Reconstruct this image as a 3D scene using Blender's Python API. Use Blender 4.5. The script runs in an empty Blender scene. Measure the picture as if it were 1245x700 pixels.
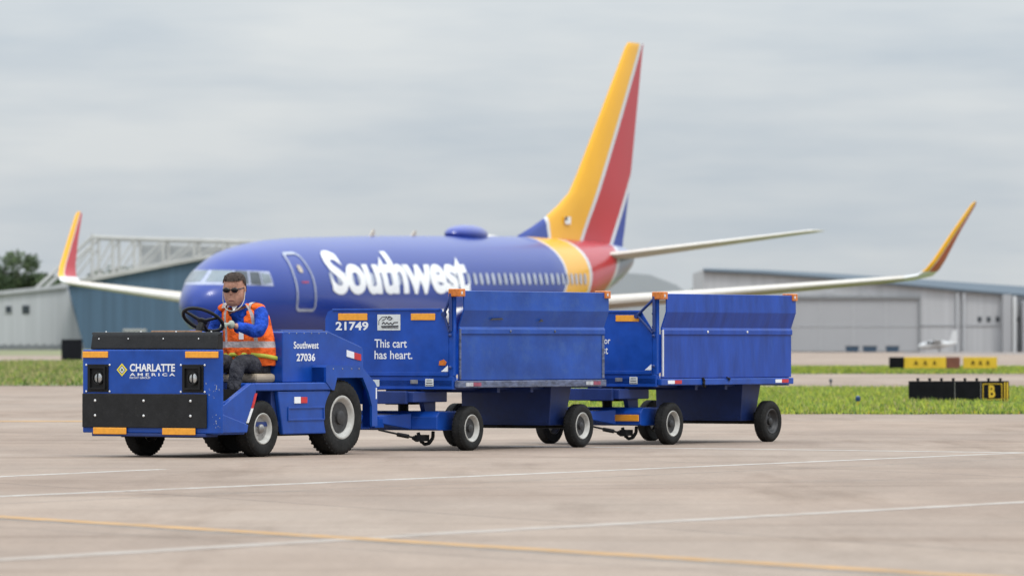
import bpy, bmesh, math, random
from mathutils import Vector, Matrix
R = math.radians
random.seed(7)
scene = bpy.context.scene
C = scene.collection

# ------------------------------------------------------------------ camera
CAM_Z = 1.0
cam_d = bpy.data.cameras.new('camera'); cam = bpy.data.objects.new('camera', cam_d); C.objects.link(cam)
cam.location = (0, 0, CAM_Z)
cam.rotation_euler = (R(90.0 + 0.563), 0, 0)
cam_d.lens = 200.0; cam_d.sensor_width = 36.0
cam_d.clip_start = 0.5; cam_d.clip_end = 20000
cam_d.dof.use_dof = True; cam_d.dof.focus_distance = 51.5; cam_d.dof.aperture_fstop = 4.8
scene.camera = cam

# ------------------------------------------------------------------ world: overcast sky
SUN_EL, SUN_AZ = 60.0, 150.0      # azimuth clockwise from +Y (view direction)
world = bpy.data.worlds.new('World'); scene.world = world; world.use_nodes = True
nt = world.node_tree; nt.nodes.clear()
def wn(t, **k):
    n = nt.nodes.new(t)
    for a, b in k.items(): setattr(n, a, b)
    return n
wl = nt.links.new
def wmath(op, a, b=None, clamp=False):
    n = wn('ShaderNodeMath', operation=op); n.use_clamp = clamp
    for i, v in enumerate((a, b)):
        if v is None: continue
        if isinstance(v, (int, float)): n.inputs[i].default_value = v
        else: wl(v, n.inputs[i])
    return n.outputs[0]
wout = wn('ShaderNodeOutputWorld'); bg = wn('ShaderNodeBackground'); bg.inputs[1].default_value = 0.1
sky = wn('ShaderNodeTexSky', sky_type='NISHITA'); sky.sun_disc = False
sky.sun_elevation = R(SUN_EL); sky.sun_rotation = R(SUN_AZ); sky.air_density = 1.5; sky.dust_density = 3.0
tc = wn('ShaderNodeTexCoord'); sep = wn('ShaderNodeSeparateXYZ'); wl(tc.outputs['Generated'], sep.inputs[0])
zc = wmath('MAXIMUM', sep.outputs[2], 0.0)
mp = wn('ShaderNodeMapping'); mp.inputs['Scale'].default_value = (11, 11, 46); mp.inputs['Rotation'].default_value = (0, R(1.5), 0)
wl(tc.outputs['Generated'], mp.inputs[0])
n1 = wn('ShaderNodeTexNoise'); n1.inputs['Scale'].default_value = 1.0; n1.inputs['Detail'].default_value = 5; n1.inputs['Roughness'].default_value = 0.5
wl(mp.outputs[0], n1.inputs['Vector'])
mp2 = wn('ShaderNodeMapping'); mp2.inputs['Scale'].default_value = (30, 30, 230); mp2.inputs['Location'].default_value = (3, 1, 7)
wl(tc.outputs['Generated'], mp2.inputs[0])
n2 = wn('ShaderNodeTexNoise'); n2.inputs['Scale'].default_value = 1.0; n2.inputs['Detail'].default_value = 4
wl(mp2.outputs[0], n2.inputs['Vector'])
nm = wmath('ADD', wmath('MULTIPLY', n1.outputs[0], 0.75), wmath('MULTIPLY', n2.outputs[0], 0.25))
cr = wn('ShaderNodeValToRGB'); wl(nm, cr.inputs[0])
cr.color_ramp.elements[0].position = 0.37; cr.color_ramp.elements[0].color = (4.95, 5.55, 6.12, 1)
cr.color_ramp.elements[1].position = 0.62; cr.color_ramp.elements[1].color = (6.45, 6.78, 6.95, 1)
# overcast: brighter towards the zenith
gr = wmath('ADD', 1.0, wmath('MULTIPLY', zc, 3.2))
vs = wn('ShaderNodeVectorMath', operation='SCALE'); wl(cr.outputs[0], vs.inputs[0]); wl(gr, vs.inputs[3])
mx = wn('ShaderNodeMix', data_type='RGBA'); mx.inputs[0].default_value = 0.93
wl(sky.outputs[0], mx.inputs[6]); wl(vs.outputs[0], mx.inputs[7])
wl(mx.outputs[2], bg.inputs[0]); wl(bg.outputs[0], wout.inputs[0])

# ------------------------------------------------------------------ sun (through cloud: wide and weak)
sd = bpy.data.lights.new('sun', 'SUN'); sd.energy = 1.35; sd.angle = R(12); sd.color = (1.0, 0.96, 0.90)
so = bpy.data.objects.new('sun', sd); C.objects.link(so); so.location = (0, 0, 60)
az, el = R(SUN_AZ), R(SUN_EL)
sdir = Vector((math.sin(az)*math.cos(el), math.cos(az)*math.cos(el), math.sin(el)))
so.rotation_euler = sdir.to_track_quat('Z', 'Y').to_euler()

scene.view_settings.view_transform = 'Standard'; scene.view_settings.look = 'None'
scene.view_settings.gamma = 1.0; scene.view_settings.exposure = 0.0
scene.view_settings.use_curve_mapping = False
scene.render.engine = 'CYCLES'
scene.cycles.use_denoising = True
scene.cycles.max_bounces = 6; scene.cycles.diffuse_bounces = 3

# ------------------------------------------------------------------ pixel helpers (photo is 1245x700; horizon row 418)
FP, HZ = 6917.0, 418.0
def gpt(px, py):                       # a ground point
    D = FP*CAM_Z/(py - HZ); return ((px - 622.5)*D/FP, D)
def at(px, D): return (px - 622.5)*D/FP
def zt(py, D): return CAM_Z + (HZ - py)*D/FP

# ------------------------------------------------------------------ materials
def mat(name, col, rough=0.5, metal=0.0, var=0.12, vscale=4.0, bump=0.0, bscale=40.0, coat=0.0, spec=0.5, col2=None, dirt=0.0, dirtcol=(.10,.085,.07), stretch=(1,1,1), coords='Object', detail=5, bdist=.02, ramp=(.33,.67), dramp=(.55,.80)):
    m = bpy.data.materials.new(name); m.use_nodes = True
    t = m.node_tree; b = t.nodes['Principled BSDF']
    b.inputs['Roughness'].default_value = rough; b.inputs['Metallic'].default_value = metal
    b.inputs['Coat Weight'].default_value = coat; b.inputs['Coat Roughness'].default_value = 0.08
    b.inputs['Specular IOR Level'].default_value = spec
    tcn = t.nodes.new('ShaderNodeTexCoord'); mpn = t.nodes.new('ShaderNodeMapping'); mpn.inputs['Scale'].default_value = stretch
    t.links.new(tcn.outputs[coords], mpn.inputs[0])
    ns = t.nodes.new('ShaderNodeTexNoise'); ns.inputs['Scale'].default_value = vscale; ns.inputs['Detail'].default_value = detail; ns.inputs['Roughness'].default_value = 0.6
    t.links.new(mpn.outputs[0], ns.inputs['Vector'])
    rp = t.nodes.new('ShaderNodeValToRGB'); t.links.new(ns.outputs[0], rp.inputs[0])
    c2 = col2 if col2 else tuple(min(1, c*(1+var)+var*0.01) for c in col)
    c1 = tuple(c*(1-var) for c in col)
    rp.color_ramp.elements[0].position = ramp[0]; rp.color_ramp.elements[0].color = (*c1, 1)
    rp.color_ramp.elements[1].position = ramp[1]; rp.color_ramp.elements[1].color = (*c2, 1)
    out = rp.outputs[0]
    if dirt > 0:
        n3 = t.nodes.new('ShaderNodeTexNoise'); n3.inputs['Scale'].default_value = vscale*2.7; n3.inputs['Detail'].default_value = 8; n3.inputs['Roughness'].default_value = 0.7
        t.links.new(mpn.outputs[0], n3.inputs['Vector'])
        r3 = t.nodes.new('ShaderNodeValToRGB'); t.links.new(n3.outputs[0], r3.inputs[0])
        r3.color_ramp.elements[0].position = dramp[0]; r3.color_ramp.elements[0].color = (0, 0, 0, 1)
        r3.color_ramp.elements[1].position = dramp[1]; r3.color_ramp.elements[1].color = (dirt, dirt, dirt, 1)
        mm = t.nodes.new('ShaderNodeMix'); mm.data_type = 'RGBA'
        t.links.new(r3.outputs[0], mm.inputs[0]); t.links.new(out, mm.inputs[6]); mm.inputs[7].default_value = (*dirtcol, 1)
        out = mm.outputs[2]
    t.links.new(out, b.inputs['Base Color'])
    mr = t.nodes.new('ShaderNodeMapRange'); mr.inputs[3].default_value = max(0.02, rough-0.08); mr.inputs[4].default_value = min(1, rough+0.12)
    t.links.new(ns.outputs[0], mr.inputs[0]); t.links.new(mr.outputs[0], b.inputs['Roughness'])
    if bump > 0:
        n4 = t.nodes.new('ShaderNodeTexNoise'); n4.inputs['Scale'].default_value = bscale; n4.inputs['Detail'].default_value = 4
        t.links.new(mpn.outputs[0], n4.inputs['Vector'])
        bp = t.nodes.new('ShaderNodeBump'); bp.inputs['Strength'].default_value = bump; bp.inputs['Distance'].default_value = bdist
        t.links.new(n4.outputs[0], bp.inputs['Height']); t.links.new(bp.outputs[0], b.inputs['Normal'])
    return m

M = {}
M['tug_blue'] = mat('tug_blue_paint', (.004, .054, .31), .36, spec=.35, var=.16, vscale=5, coat=.12, dirt=.5, dirtcol=(.03,.07,.22), bump=.06, bscale=6)
M['cart_blue'] = mat('cart_blue_paint', (.005, .056, .33), .36, spec=.35, var=.22, vscale=3, coat=.08, dirt=.5, dirtcol=(.04,.065,.22), bump=.10, bscale=5)
M['gate_blue_worn'] = mat('worn_gate_paint', (.007, .056, .30), .34, spec=.3, var=.26, vscale=1.6, coat=.03, dirt=.5, dirtcol=(.045,.11,.29), dramp=(.50,.72), bump=.16, bscale=5, stretch=(1,1,1.3))
M['gate_blue'] = mat('gate_paint', (.005, .048, .31), .32, spec=.3, var=.22, vscale=2.4, coat=.05, dirt=.5, dirtcol=(.02,.08,.30), bump=.12, bscale=4, stretch=(2.6,1,.7))
M['scuff_rail'] = mat('scuffed_rail', (.10, .12, .20), .5, metal=.3, var=.5, vscale=9, dirt=.8, dirtcol=(.32,.30,.29), stretch=(1,1,3))
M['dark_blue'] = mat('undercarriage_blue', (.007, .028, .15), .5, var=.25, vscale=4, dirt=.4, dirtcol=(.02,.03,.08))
M['rubber'] = mat('black_rubber', (.010, .010, .011), .62, spec=.3, var=.25, vscale=8, dirt=.25, dirtcol=(.07,.065,.06), bump=.1)
M['tyre'] = mat('tyre_rubber', (.013, .013, .013), .8, spec=.25, var=.3, vscale=10, dirt=.5, dirtcol=(.075,.065,.055), bump=.2, bscale=60)
M['rim_white'] = mat('rim_paint_white', (.42, .41, .385), .5, var=.15, vscale=14, dirt=.6, dirtcol=(.22,.18,.14))
M['rim_dark'] = mat('rim_dark', (.04, .04, .042), .5, metal=.3, var=.3, vscale=20, dirt=.4)
M['hub_grey'] = mat('hub_grey', (.30, .29, .28), .4, metal=.6, var=.3, vscale=20, dirt=.5)
M['steel'] = mat('bolt_steel', (.70, .70, .70), .35, metal=.2, var=.1)
M['black_metal'] = mat('black_metal', (.008, .008, .009), .5, spec=.3, metal=.2, var=.3)
M['amber'] = mat('amber_reflector', (.80, .33, .02), .35, var=.10, vscale=30, coat=.4)
M['amber_lamp'] = mat('amber_lamp_plastic', (.55, .15, .01), .25, var=.25, vscale=30, coat=.6)
M['white'] = mat('white_vinyl', (.75, .76, .78), .45, var=.06, vscale=10, dirt=.25, dirtcol=(.35,.38,.45))
M['sticker'] = mat('sticker_grey_white', (.62, .64, .62), .5, var=.08, vscale=15, dirt=.5, dirtcol=(.3,.3,.3))
M['chip'] = mat('bare_chipped_metal', (.30,.32,.36), .5, var=.3, vscale=40)
M['rust'] = mat('rusty_edge', (.16,.09,.06), .8, var=.5, vscale=14, dirt=.8, dirtcol=(.03,.06,.22))
M['ink'] = mat('dark_ink', (.03, .03, .035), .6)
M['green_ink'] = mat('green_ink', (.10, .16, .06), .6)
M['red'] = mat('red_tape', (.50, .02, .025), .35, var=.2, vscale=20)
M['tape_w'] = mat('worn_white_tape', (.42,.43,.46), .5, var=.4, vscale=14, dirt=.9, dirtcol=(.12,.13,.2))
M['tape_r'] = mat('worn_red_tape', (.24,.05,.09), .5, var=.4, vscale=14, dirt=.9, dirtcol=(.10,.10,.16))
M['logo_yellow'] = mat('logo_yellow', (.75, .62, .03), .5)
M['lens'] = mat('headlight_glass', (.45, .46, .46), .12, metal=.6, var=.3, vscale=25)
M['seat_beige'] = mat('beige_seat_vinyl', (.38, .31, .23), .6, var=.15, bump=.15)
# person
M['skin'] = mat('skin', (.42, .22, .155), .55, var=.22, vscale=22, bump=.3, bscale=40, spec=.3)
M['hair'] = mat('dark_brown_hair', (.040, .028, .022), .8, spec=.2, var=.6, vscale=60, bump=.4, bscale=120)
M['shirt'] = mat('royal_blue_shirt', (.008, .050, .34), .85, var=.45, vscale=11, bump=1.0, bscale=13, bdist=.06, spec=.2)
M['vest'] = mat('orange_safety_vest', (.88, .13, .018), .8, var=.22, vscale=11, bump=.9, bscale=12, bdist=.05, spec=.2)
M['silver'] = mat('silver_reflective_tape', (.42, .36, .35), .5, var=.25, vscale=14, bump=.6, bscale=12, bdist=.04)
M['lime'] = mat('lime_belt', (.42, .43, .04), .6, var=.15)
M['trousers'] = mat('charcoal_trousers', (.040, .040, .048), .9, var=.45, vscale=9, bump=1.0, bscale=12, bdist=.06, spec=.2)
M['glove'] = mat('grey_green_glove', (.30, .33, .28), .8, var=.2, vscale=20)
M['glasses'] = mat('sunglass_lens', (.006, .006, .007), .08, var=0)
M['cord'] = mat('pale_ear_cord', (.50, .46, .40), .5)
M['lips'] = mat('lips', (.16, .05, .04), .5)
M['white_shirt'] = mat('white_tag', (.7, .68, .68), .6)

# ------------------------------------------------------------------ mesh builder
class MB:
    def __init__(s): s.v = []; s.f = []; s.m = []
    def add(s, vs, fs, mi=0):
        o = len(s.v); s.v += [tuple(p) for p in vs]; s.f += [tuple(i+o for i in f) for f in fs]; s.m += [mi]*len(fs); return s
    def box(s, x0, x1, y0, y1, z0, z1, mi=0):
        return s.add([(x0,y0,z0),(x1,y0,z0),(x1,y1,z0),(x0,y1,z0),(x0,y0,z1),(x1,y0,z1),(x1,y1,z1),(x0,y1,z1)],
                     [(0,3,2,1),(4,5,6,7),(0,1,5,4),(1,2,6,5),(2,3,7,6),(3,0,4,7)], mi)
    def prism(s, poly, a, b, axis='y', mi=0):
        # poly: 2D points; axis 'y': (x,z) swept in y; 'z': (x,y) swept in z; 'x': (y,z) swept in x
        mk = {'y': lambda p, t: (p[0], t, p[1]), 'z': lambda p, t: (p[0], p[1], t), 'x': lambda p, t: (t, p[0], p[1])}[axis]
        n = len(poly)
        vs = [mk(p, a) for p in poly] + [mk(p, b) for p in poly]
        fs = [tuple(range(n))[::-1], tuple(range(n, 2*n))] + [(i, (i+1) % n, n+(i+1) % n, n+i) for i in range(n)]
        return s.add(vs, fs, mi)
    def cyl(s, p0, p1, r0, r1=None, n=12, mi=0, caps=True):
        r1 = r0 if r1 is None else r1
        p0, p1 = Vector(p0), Vector(p1); d = (p1-p0).normalized(); q = d.to_track_quat('Z', 'Y')
        vs = []
        for p, r in ((p0, r0), (p1, r1)):
            for i in range(n):
                a = 2*math.pi*i/n; vs.append(p + q @ Vector((r*math.cos(a), r*math.sin(a), 0)))
        fs = [(i, (i+1) % n, n+(i+1) % n, n+i) for i in range(n)]
        if caps: fs += [tuple(range(n))[::-1], tuple(range(n, 2*n))]
        return s.add(vs, fs, mi)
    def tube(s, pts, r, n=8, mi=0):
        for a, b in zip(pts, pts[1:]): s.cyl(a, b, r, r, n, mi)
        return s
    def lathe(s, prof, o=(0,0,0), axis='y', n=32, mi=0):
        # prof: (radius, offset along axis)
        vs = []
        for r, t in prof:
            for i in range(n):
                a = 2*math.pi*i/n; c, d = r*math.cos(a), r*math.sin(a)
                p = {'y': (c, t, d), 'z': (c, d, t), 'x': (t, c, d)}[axis]
                vs.append((o[0]+p[0], o[1]+p[1], o[2]+p[2]))
        fs = []
        for k in range(len(prof)-1):
            for i in range(n): fs.append((k*n+i, k*n+(i+1) % n, (k+1)*n+(i+1) % n, (k+1)*n+i))
        return s.add(vs, fs, mi)
    def loft(s, rings, mi=0, caps=True):
        n = len(rings[0]); vs = [p for r in rings for p in r]; fs = []
        for k in range(len(rings)-1):
            for i in range(n): fs.append((k*n+i, k*n+(i+1) % n, (k+1)*n+(i+1) % n, (k+1)*n+i))
        if caps: fs += [tuple(range(n))[::-1], tuple(range((len(rings)-1)*n, len(rings)*n))]
        return s.add(vs, fs, mi)
    def ell(s, c, r, n=14, m=8, mi=0, rot=None):
        rings = []
        for k in range(m+1):
            ph = -math.pi/2 + math.pi*k/m
            ring = []
            for i in range(n):
                a = 2*math.pi*i/n
                p = Vector((r[0]*math.cos(ph)*math.cos(a), r[1]*math.cos(ph)*math.sin(a), r[2]*math.sin(ph)))
                if rot: p = rot @ p
                ring.append(Vector(c)+p)
            rings.append(ring)
        return s.loft(rings, mi, caps=False)
    def build(s, name, mats, parent=None, bevel=0, smooth=False, loc=None, fix=True):
        me = bpy.data.meshes.new(name); me.from_pydata(s.v, [], s.f); me.update()
        ms = mats if isinstance(mats, (list, tuple)) else [mats]
        for m_ in ms: me.materials.append(m_)
        me.polygons.foreach_set('material_index', s.m)
        if fix:
            bm = bmesh.new(); bm.from_mesh(me); bmesh.ops.remove_doubles(bm, verts=bm.verts, dist=1e-5)
            bmesh.ops.recalc_face_normals(bm, faces=bm.faces); bm.to_mesh(me); bm.free()
        if smooth: me.polygons.foreach_set('use_smooth', [True]*len(me.polygons))
        o = bpy.data.objects.new(name, me); C.objects.link(o)
        if parent: o.parent = parent
        if loc: o.location = loc
        if bevel:
            b = o.modifiers.new('bevel', 'BEVEL'); b.width = bevel; b.segments = 2; b.limit_method = 'ANGLE'; b.angle_limit = R(35)
        if smooth:
            try: me.set_sharp_from_angle(angle=R(42))
            except Exception: pass
        return o
def tag(o, label=None, cat=None, group=None, kind=None):
    for k, v in (('label', label), ('category', cat), ('group', group), ('kind', kind)):
        if v: o[k] = v
    return o
def thing(name, label, cat, loc=(0,0,0), rz=0, group=None):
    o = bpy.data.objects.new(name, None); C.objects.link(o); o.location = loc; o.rotation_euler = (0,0,rz)
    o.empty_display_size = .3
    return tag(o, label, cat, group)
def copy_tree(o, parent=None):
    c = o.copy(); C.objects.link(c); c.parent = parent
    for ch in list(o.children): copy_tree(ch, c)
    return c
def child_empty_free(o): return o

def text_geo(txt, bold=0.0, spacing=1.0, lines=1.0):
    cu = bpy.data.curves.new('lettering', 'FONT'); cu.body = txt; cu.offset = bold; cu.space_character = spacing; cu.space_line = lines
    cu.resolution_u = 4
    ob = bpy.data.objects.new('lettering', cu); C.objects.link(ob)
    dg = bpy.context.evaluated_depsgraph_get(); dg.update()
    me = bpy.data.meshes.new_from_object(ob.evaluated_get(dg))
    C.objects.unlink(ob); bpy.data.objects.remove(ob)
    vs = [v.co.copy() for v in me.vertices]; fs = [tuple(p.vertices) for p in me.polygons]
    x0, x1 = min(v.x for v in vs), max(v.x for v in vs); y0, y1 = min(v.y for v in vs), max(v.y for v in vs)
    return [((v.x-x0)/(x1-x0), (v.y-y0)/(y1-y0)) for v in vs], fs
def decal_text(name, txt, mapf, m, parent, bold=0.02, spacing=1.0, lines=1.0):
    uv, fs = text_geo(txt, bold, spacing, lines)
    b = MB(); b.add([mapf(a, c) for a, c in uv], fs)
    return b.build(name, m, parent, fix=False)
def flipped(mapf): return mapf
def front_map(u, v0, v1, z0, z1):      # on a face whose outward normal is -u ; text runs from v0 (left in view) down to v1
    return lambda a, b: (u, v0+(v1-v0)*a, z0+(z1-z0)*b)
def side_map(v, u0, u1, z0, z1):       # on a face whose outward normal is -v
    return lambda a, b: (u0+(u1-u0)*a, v, z0+(z1-z0)*b)

# ================================================================== GROUND
def poly_obj(name, pts, z, m, label=None, thick=0, kind='structure'):
    b = MB(); n = len(pts)
    b.add([(p[0], p[1], z) for p in pts], [tuple(range(n))])
    o = b.build(name, m, fix=False)
    bm = bmesh.new(); bm.from_mesh(o.data)
    for f in bm.faces:
        if f.normal.z < 0: f.normal_flip()
    bm.to_mesh(o.data); bm.free()
    return tag(o, label, None, None, kind)

def concrete_mat():
    m = bpy.data.materials.new('apron_concrete'); m.use_nodes = True; t = m.node_tree; b = t.nodes['Principled BSDF']
    N = t.nodes.new; L = t.links.new
    tcn = N('ShaderNodeTexCoord')
    mp_ = N('ShaderNodeMapping'); mp_.inputs['Rotation'].default_value = (0,0,R(-24)); mp_.inputs['Location'].default_value = (1.9,2.3,0); L(tcn.outputs['Object'], mp_.inputs[0])
    br = N('ShaderNodeTexBrick'); br.offset = 0.0; br.inputs['Scale'].default_value = 1.0
    br.inputs['Brick Width'].default_value = 7.6; br.inputs['Row Height'].default_value = 7.6; br.inputs['Mortar Size'].default_value = 0.022
    br.inputs['Color1'].default_value = (.300,.240,.193,1); br.inputs['Color2'].default_value = (.274,.218,.176,1); br.inputs['Mortar'].default_value = (.165,.132,.108,1)
    br.inputs['Mortar Smooth'].default_value = 0.6
    L(mp_.outputs[0], br.inputs['Vector'])
    def noise(scale, detail, st=(1,1,1)):
        q = N('ShaderNodeMapping'); q.inputs['Scale'].default_value = st; L(tcn.outputs['Object'], q.inputs[0])
        n = N('ShaderNodeTexNoise'); n.inputs['Scale'].default_value = scale; n.inputs['Detail'].default_value = detail; n.inputs['Roughness'].default_value = .65
        L(q.outputs[0], n.inputs['Vector']); return n.outputs[0]
    def ramp(src, a, ca, b_, cb):
        r = N('ShaderNodeValToRGB'); L(src, r.inputs[0]); r.color_ramp.elements[0].position = a; r.color_ramp.elements[0].color = (*ca,1)
        r.color_ramp.elements[1].position = b_; r.color_ramp.elements[1].color = (*cb,1); return r.outputs[0]
    def mul(a, b_, f=1.0):
        x = N('ShaderNodeMix'); x.data_type = 'RGBA'; x.blend_type = 'MULTIPLY'; x.inputs[0].default_value = f; L(a, x.inputs[6]); L(b_, x.inputs[7]); return x.outputs[2]
    c = mul(br.outputs[0], ramp(noise(.22, 6, (1,.35,1)), .35, (.84,.83,.83), .65, (1.1,1.1,1.1)))
    c = mul(c, ramp(noise(1.4, 6, (1,.25,1)), .3, (.90,.89,.88), .7, (1.08,1.08,1.08)))
    c = mul(c, ramp(noise(.7, 3, (.12,1.2,1)), .52, (1,1,1), .72, (.80,.765,.73)))
    c = mul(c, ramp(noise(.33, 7, (2.2,.25,1)), .54, (1,1,1), .66, (.80,.77,.74)))
    c = mul(c, ramp(noise(2.6, 8), .62, (1,1,1), .74, (.70,.68,.66)))
    c = mul(c, ramp(noise(.11, 4, (1,.5,1)), .40, (.93,.88,.85), .60, (1.05,1.05,1.05)))
    c = mul(c, ramp(noise(18, 5), .3, (.86,.86,.86), .7, (1.10,1.10,1.10)))
    c = mul(c, ramp(noise(70, 2), .35, (.88,.88,.88), .65, (1.08,1.08,1.08)))
    L(c, b.inputs['Base Color']); b.inputs['Roughness'].default_value = .82; b.inputs['Specular IOR Level'].default_value = .3
    bp = N('ShaderNodeBump'); bp.inputs['Strength'].default_value = .25; bp.inputs['Distance'].default_value = .01
    L(noise(45, 5), bp.inputs['Height']); L(bp.outputs[0], b.inputs['Normal'])
    return m
M['concrete'] = concrete_mat()
M['grass'] = mat('grass_soil', (.085, .115, .030), .9, var=.35, vscale=.9, col2=(.20,.23,.055), bump=.3)
M['dry_grass'] = mat('dry_far_grass', (.16, .165, .075), .9, var=.2, vscale=.05)
M['road'] = mat('taxiway_concrete', (.37, .32, .29), .85, var=.10, vscale=.15, stretch=(1,.3,1))
M['joint'] = mat('joint_seal_dark', (.19, .16, .135), .8, var=.2)
M['paint_white'] = mat('worn_white_paint', (.44, .42, .39), .75, var=.12, vscale=2, dirt=1.0, dirtcol=(.28,.23,.195), dramp=(.40,.64))
M['paint_faint'] = mat('faded_white_paint', (.345, .30, .265), .8, var=.06, vscale=1.2, dirt=1.0, dramp=(.45,.60), dirtcol=(.28,.23,.19))
M['paint_yellow'] = mat('worn_yellow_paint', (.37, .205, .07), .75, var=.2, vscale=2.5, dirt=.9, dramp=(.45,.72), dirtcol=(.27,.215,.16))

poly_obj('ground', [(-6000,-200),(6000,-200),(6000,12000),(-6000,12000)], 0.0, M['concrete'])

def strip_line(name, p, q, w, m, z=.004, label=None):
    p, q = Vector(p), Vector(q); d = (q-p).normalized(); n = Vector((-d.y, d.x))*w/2
    o = poly_obj(name, [p-n, q-n, q+n, p+n], z, m, label); return o
def ext(p, q, a, b):
    p, q = Vector(p), Vector(q); d = q-p; return p-d*a, q+d*b
def ln(x0, y0, x1, y1, a=.15, b=.15): return ext(gpt(x0,y0), gpt(x1,y1), a, b)
strip_line('apron_marking', *ln(0,603,1245,550,.1,.02), .13, M['paint_white'], .0010, 'thin white painted line crossing the apron below the tow train')
strip_line('apron_marking', *ln(0,579,200,570,.3,0), .13, M['paint_white'], .0010)
strip_line('apron_marking', *ln(620,542,1245,550,0,.2), .22, M['paint_white'], .0012)
strip_line('apron_marking', *ln(0,628,1150,698,.1,.5), .21, M['paint_yellow'], .0022, 'faded yellow taxi line along the bottom of the apron')
strip_line('apron_marking', *ln(0,630,1150,701,.1,.5), .16, M['joint'], .0008)
strip_line('apron_marking', *ln(0,640,1150,712,.1,.5), .012, M['joint'], .0007)
strip_line('apron_marking', *ln(500,650,1245,610,0,.4), .22, M['paint_faint'], .0014)
strip_line('apron_marking', *ln(0,680,500,651,.2,0), .20, M['paint_faint'], .0018)
for a in ((0,612,1245,557),(0,560,700,556),(200,600,1245,580)):
    strip_line('slab_joint', *ln(*a), .03, M['joint'], .0006)
# yellow stained patch behind the tug on the left
strip_line('apron_marking', *ln(0,512,100,512,.3,.2), 1.2, M['paint_yellow'], .0022)

def quad_px(x0, x1, yn, yf, pad=0): return [gpt(x0,yn), gpt(x1,yn), gpt(x1,yf), gpt(x0,yf)]
gR = poly_obj('grass_verge', [gpt(640,503), (60, gpt(0,503)[1]), (60, gpt(0,472)[1]), gpt(655,472)], .012, M['grass'])
gRf = poly_obj('grass_verge', [gpt(930,454.5), (90, gpt(0,454.5)[1]), (90, gpt(0,446)[1]), gpt(900,446)], .012, M['grass'])
gL = poly_obj('grass_verge', [(-60, gpt(0,469)[1]), gpt(190,469), gpt(205,439.5), (-60, gpt(0,439.5)[1])], .012, M['grass'])
far = poly_obj('far_field', [(-900, gpt(0,432)[1]), (-12, gpt(0,432)[1]), (-12, 1400), (-900, 1400)], .012, M['dry_grass'])
back = poly_obj('far_field', [(-3000, 1500), (3000, 1500), (3000, 9000), (-3000, 9000)], .012, M['dry_grass'])

def blades(name, xr, yr, n, h, cols, seed, wide=.05, edge=None):
    rnd = random.Random(seed); b = MB()
    for i in range(n):
        x, y = rnd.uniform(*xr), rnd.uniform(*yr)
        if edge and not edge(x, y): continue
        hh = h*rnd.uniform(.35, 1.25); k = rnd.choices(range(len(cols)), [c[1] for c in cols])[0]
        for j in range(2):
            a = rnd.uniform(0, 6.28); w = wide*rnd.uniform(.5, 1.3); lx, ly = rnd.uniform(-.5,.5)*hh, rnd.uniform(-.5,.5)*hh
            dx, dy = math.cos(a)*w, math.sin(a)*w
            b.add([(x-dx,y-dy,0),(x+dx,y+dy,0),(x+lx,y+ly,hh)], [(0,1,2)], k)
    return tag(b.build(name, [c[0] for c in cols], fix=False), None, None, None, 'stuff')
M['gb1'] = mat('blade_green', (.16,.25,.030), .75, var=.3, vscale=.7)
M['gb2'] = mat('blade_lime', (.36,.41,.045), .75, var=.25, vscale=.9)
M['gb3'] = mat('blade_straw', (.36,.31,.14), .8, var=.2)
M['gb4'] = mat('dandelion_yellow', (.60,.48,.03), .7)
M['gb5'] = mat('blade_dark', (.065,.12,.022), .8, var=.3)
mixR = [(M['gb1'],4),(M['gb2'],5),(M['gb3'],1),(M['gb4'],.22),(M['gb5'],1.3)]
mixL = [(M['gb1'],3.2),(M['gb2'],.7),(M['gb3'],5),(M['gb4'],.0),(M['gb5'],2.6)]
yn, yf = gpt(0,503)[1], gpt(0,472)[1]
xl = lambda x, y: x > gpt(640,503)[0] + (y-yn)*.012
def clump(x, y, k=.9): return .5+.5*math.sin(x*k*1.7+math.sin(y*k)*2)*math.cos(y*k*.8+math.sin(x*k*2.3))
blades('grass', (0, 14.5), (yn, yf), 90000, .085, mixR, 1, .011, lambda x,y: xl(x,y) and random.random() < .35+.65*clump(x,y))
blades('grass', (-1, 14), (yn-.5, yn+2.0), 16000, .05, mixR, 4, .012, lambda x,y: x > .3 and y > yn-.35+.3*math.sin(x*3.1)*math.sin(x*1.3+1))
blades('grass', (0, 14.5), (yn, yf), 5200, .13, [(M['gb2'],3),(M['gb1'],2),(M['gb3'],2.5)], 8, .012, lambda x,y: xl(x,y) and clump(x+3,y,.6) > .62)
blades('grass', (-28, -7.2), (gpt(0,469)[1], gpt(0,439.5)[1]), 9000, .22, mixL, 9, .025, lambda x,y: x > -.092*y and x < -.058*y and clump(x+3,y,.4) > .6)
blades('grass', (gpt(930,454)[0], 24), (gpt(0,454.5)[1], gpt(0,446)[1]), 30000, .09, mixR, 2, .03)
blades('grass', (-28, -7.2), (gpt(0,469)[1], gpt(0,439.5)[1]), 90000, .13, mixL, 3, .025, lambda x,y: x > -.092*y and x < -.058*y and random.random() < .3+.7*clump(x,y,.5))

# ================================================================== TOW TRACTOR
TH = R(58)                    # local +x runs rearwards along the train, +y to its far side
P0 = Vector((-2.2, 50.4, 0))
U = Vector((math.cos(TH), math.sin(TH), 0)); V = Vector((-math.sin(TH), math.cos(TH), 0))
def tp(u, v, z=0): return P0 + U*u + V*v + Vector((0,0,z))

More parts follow.
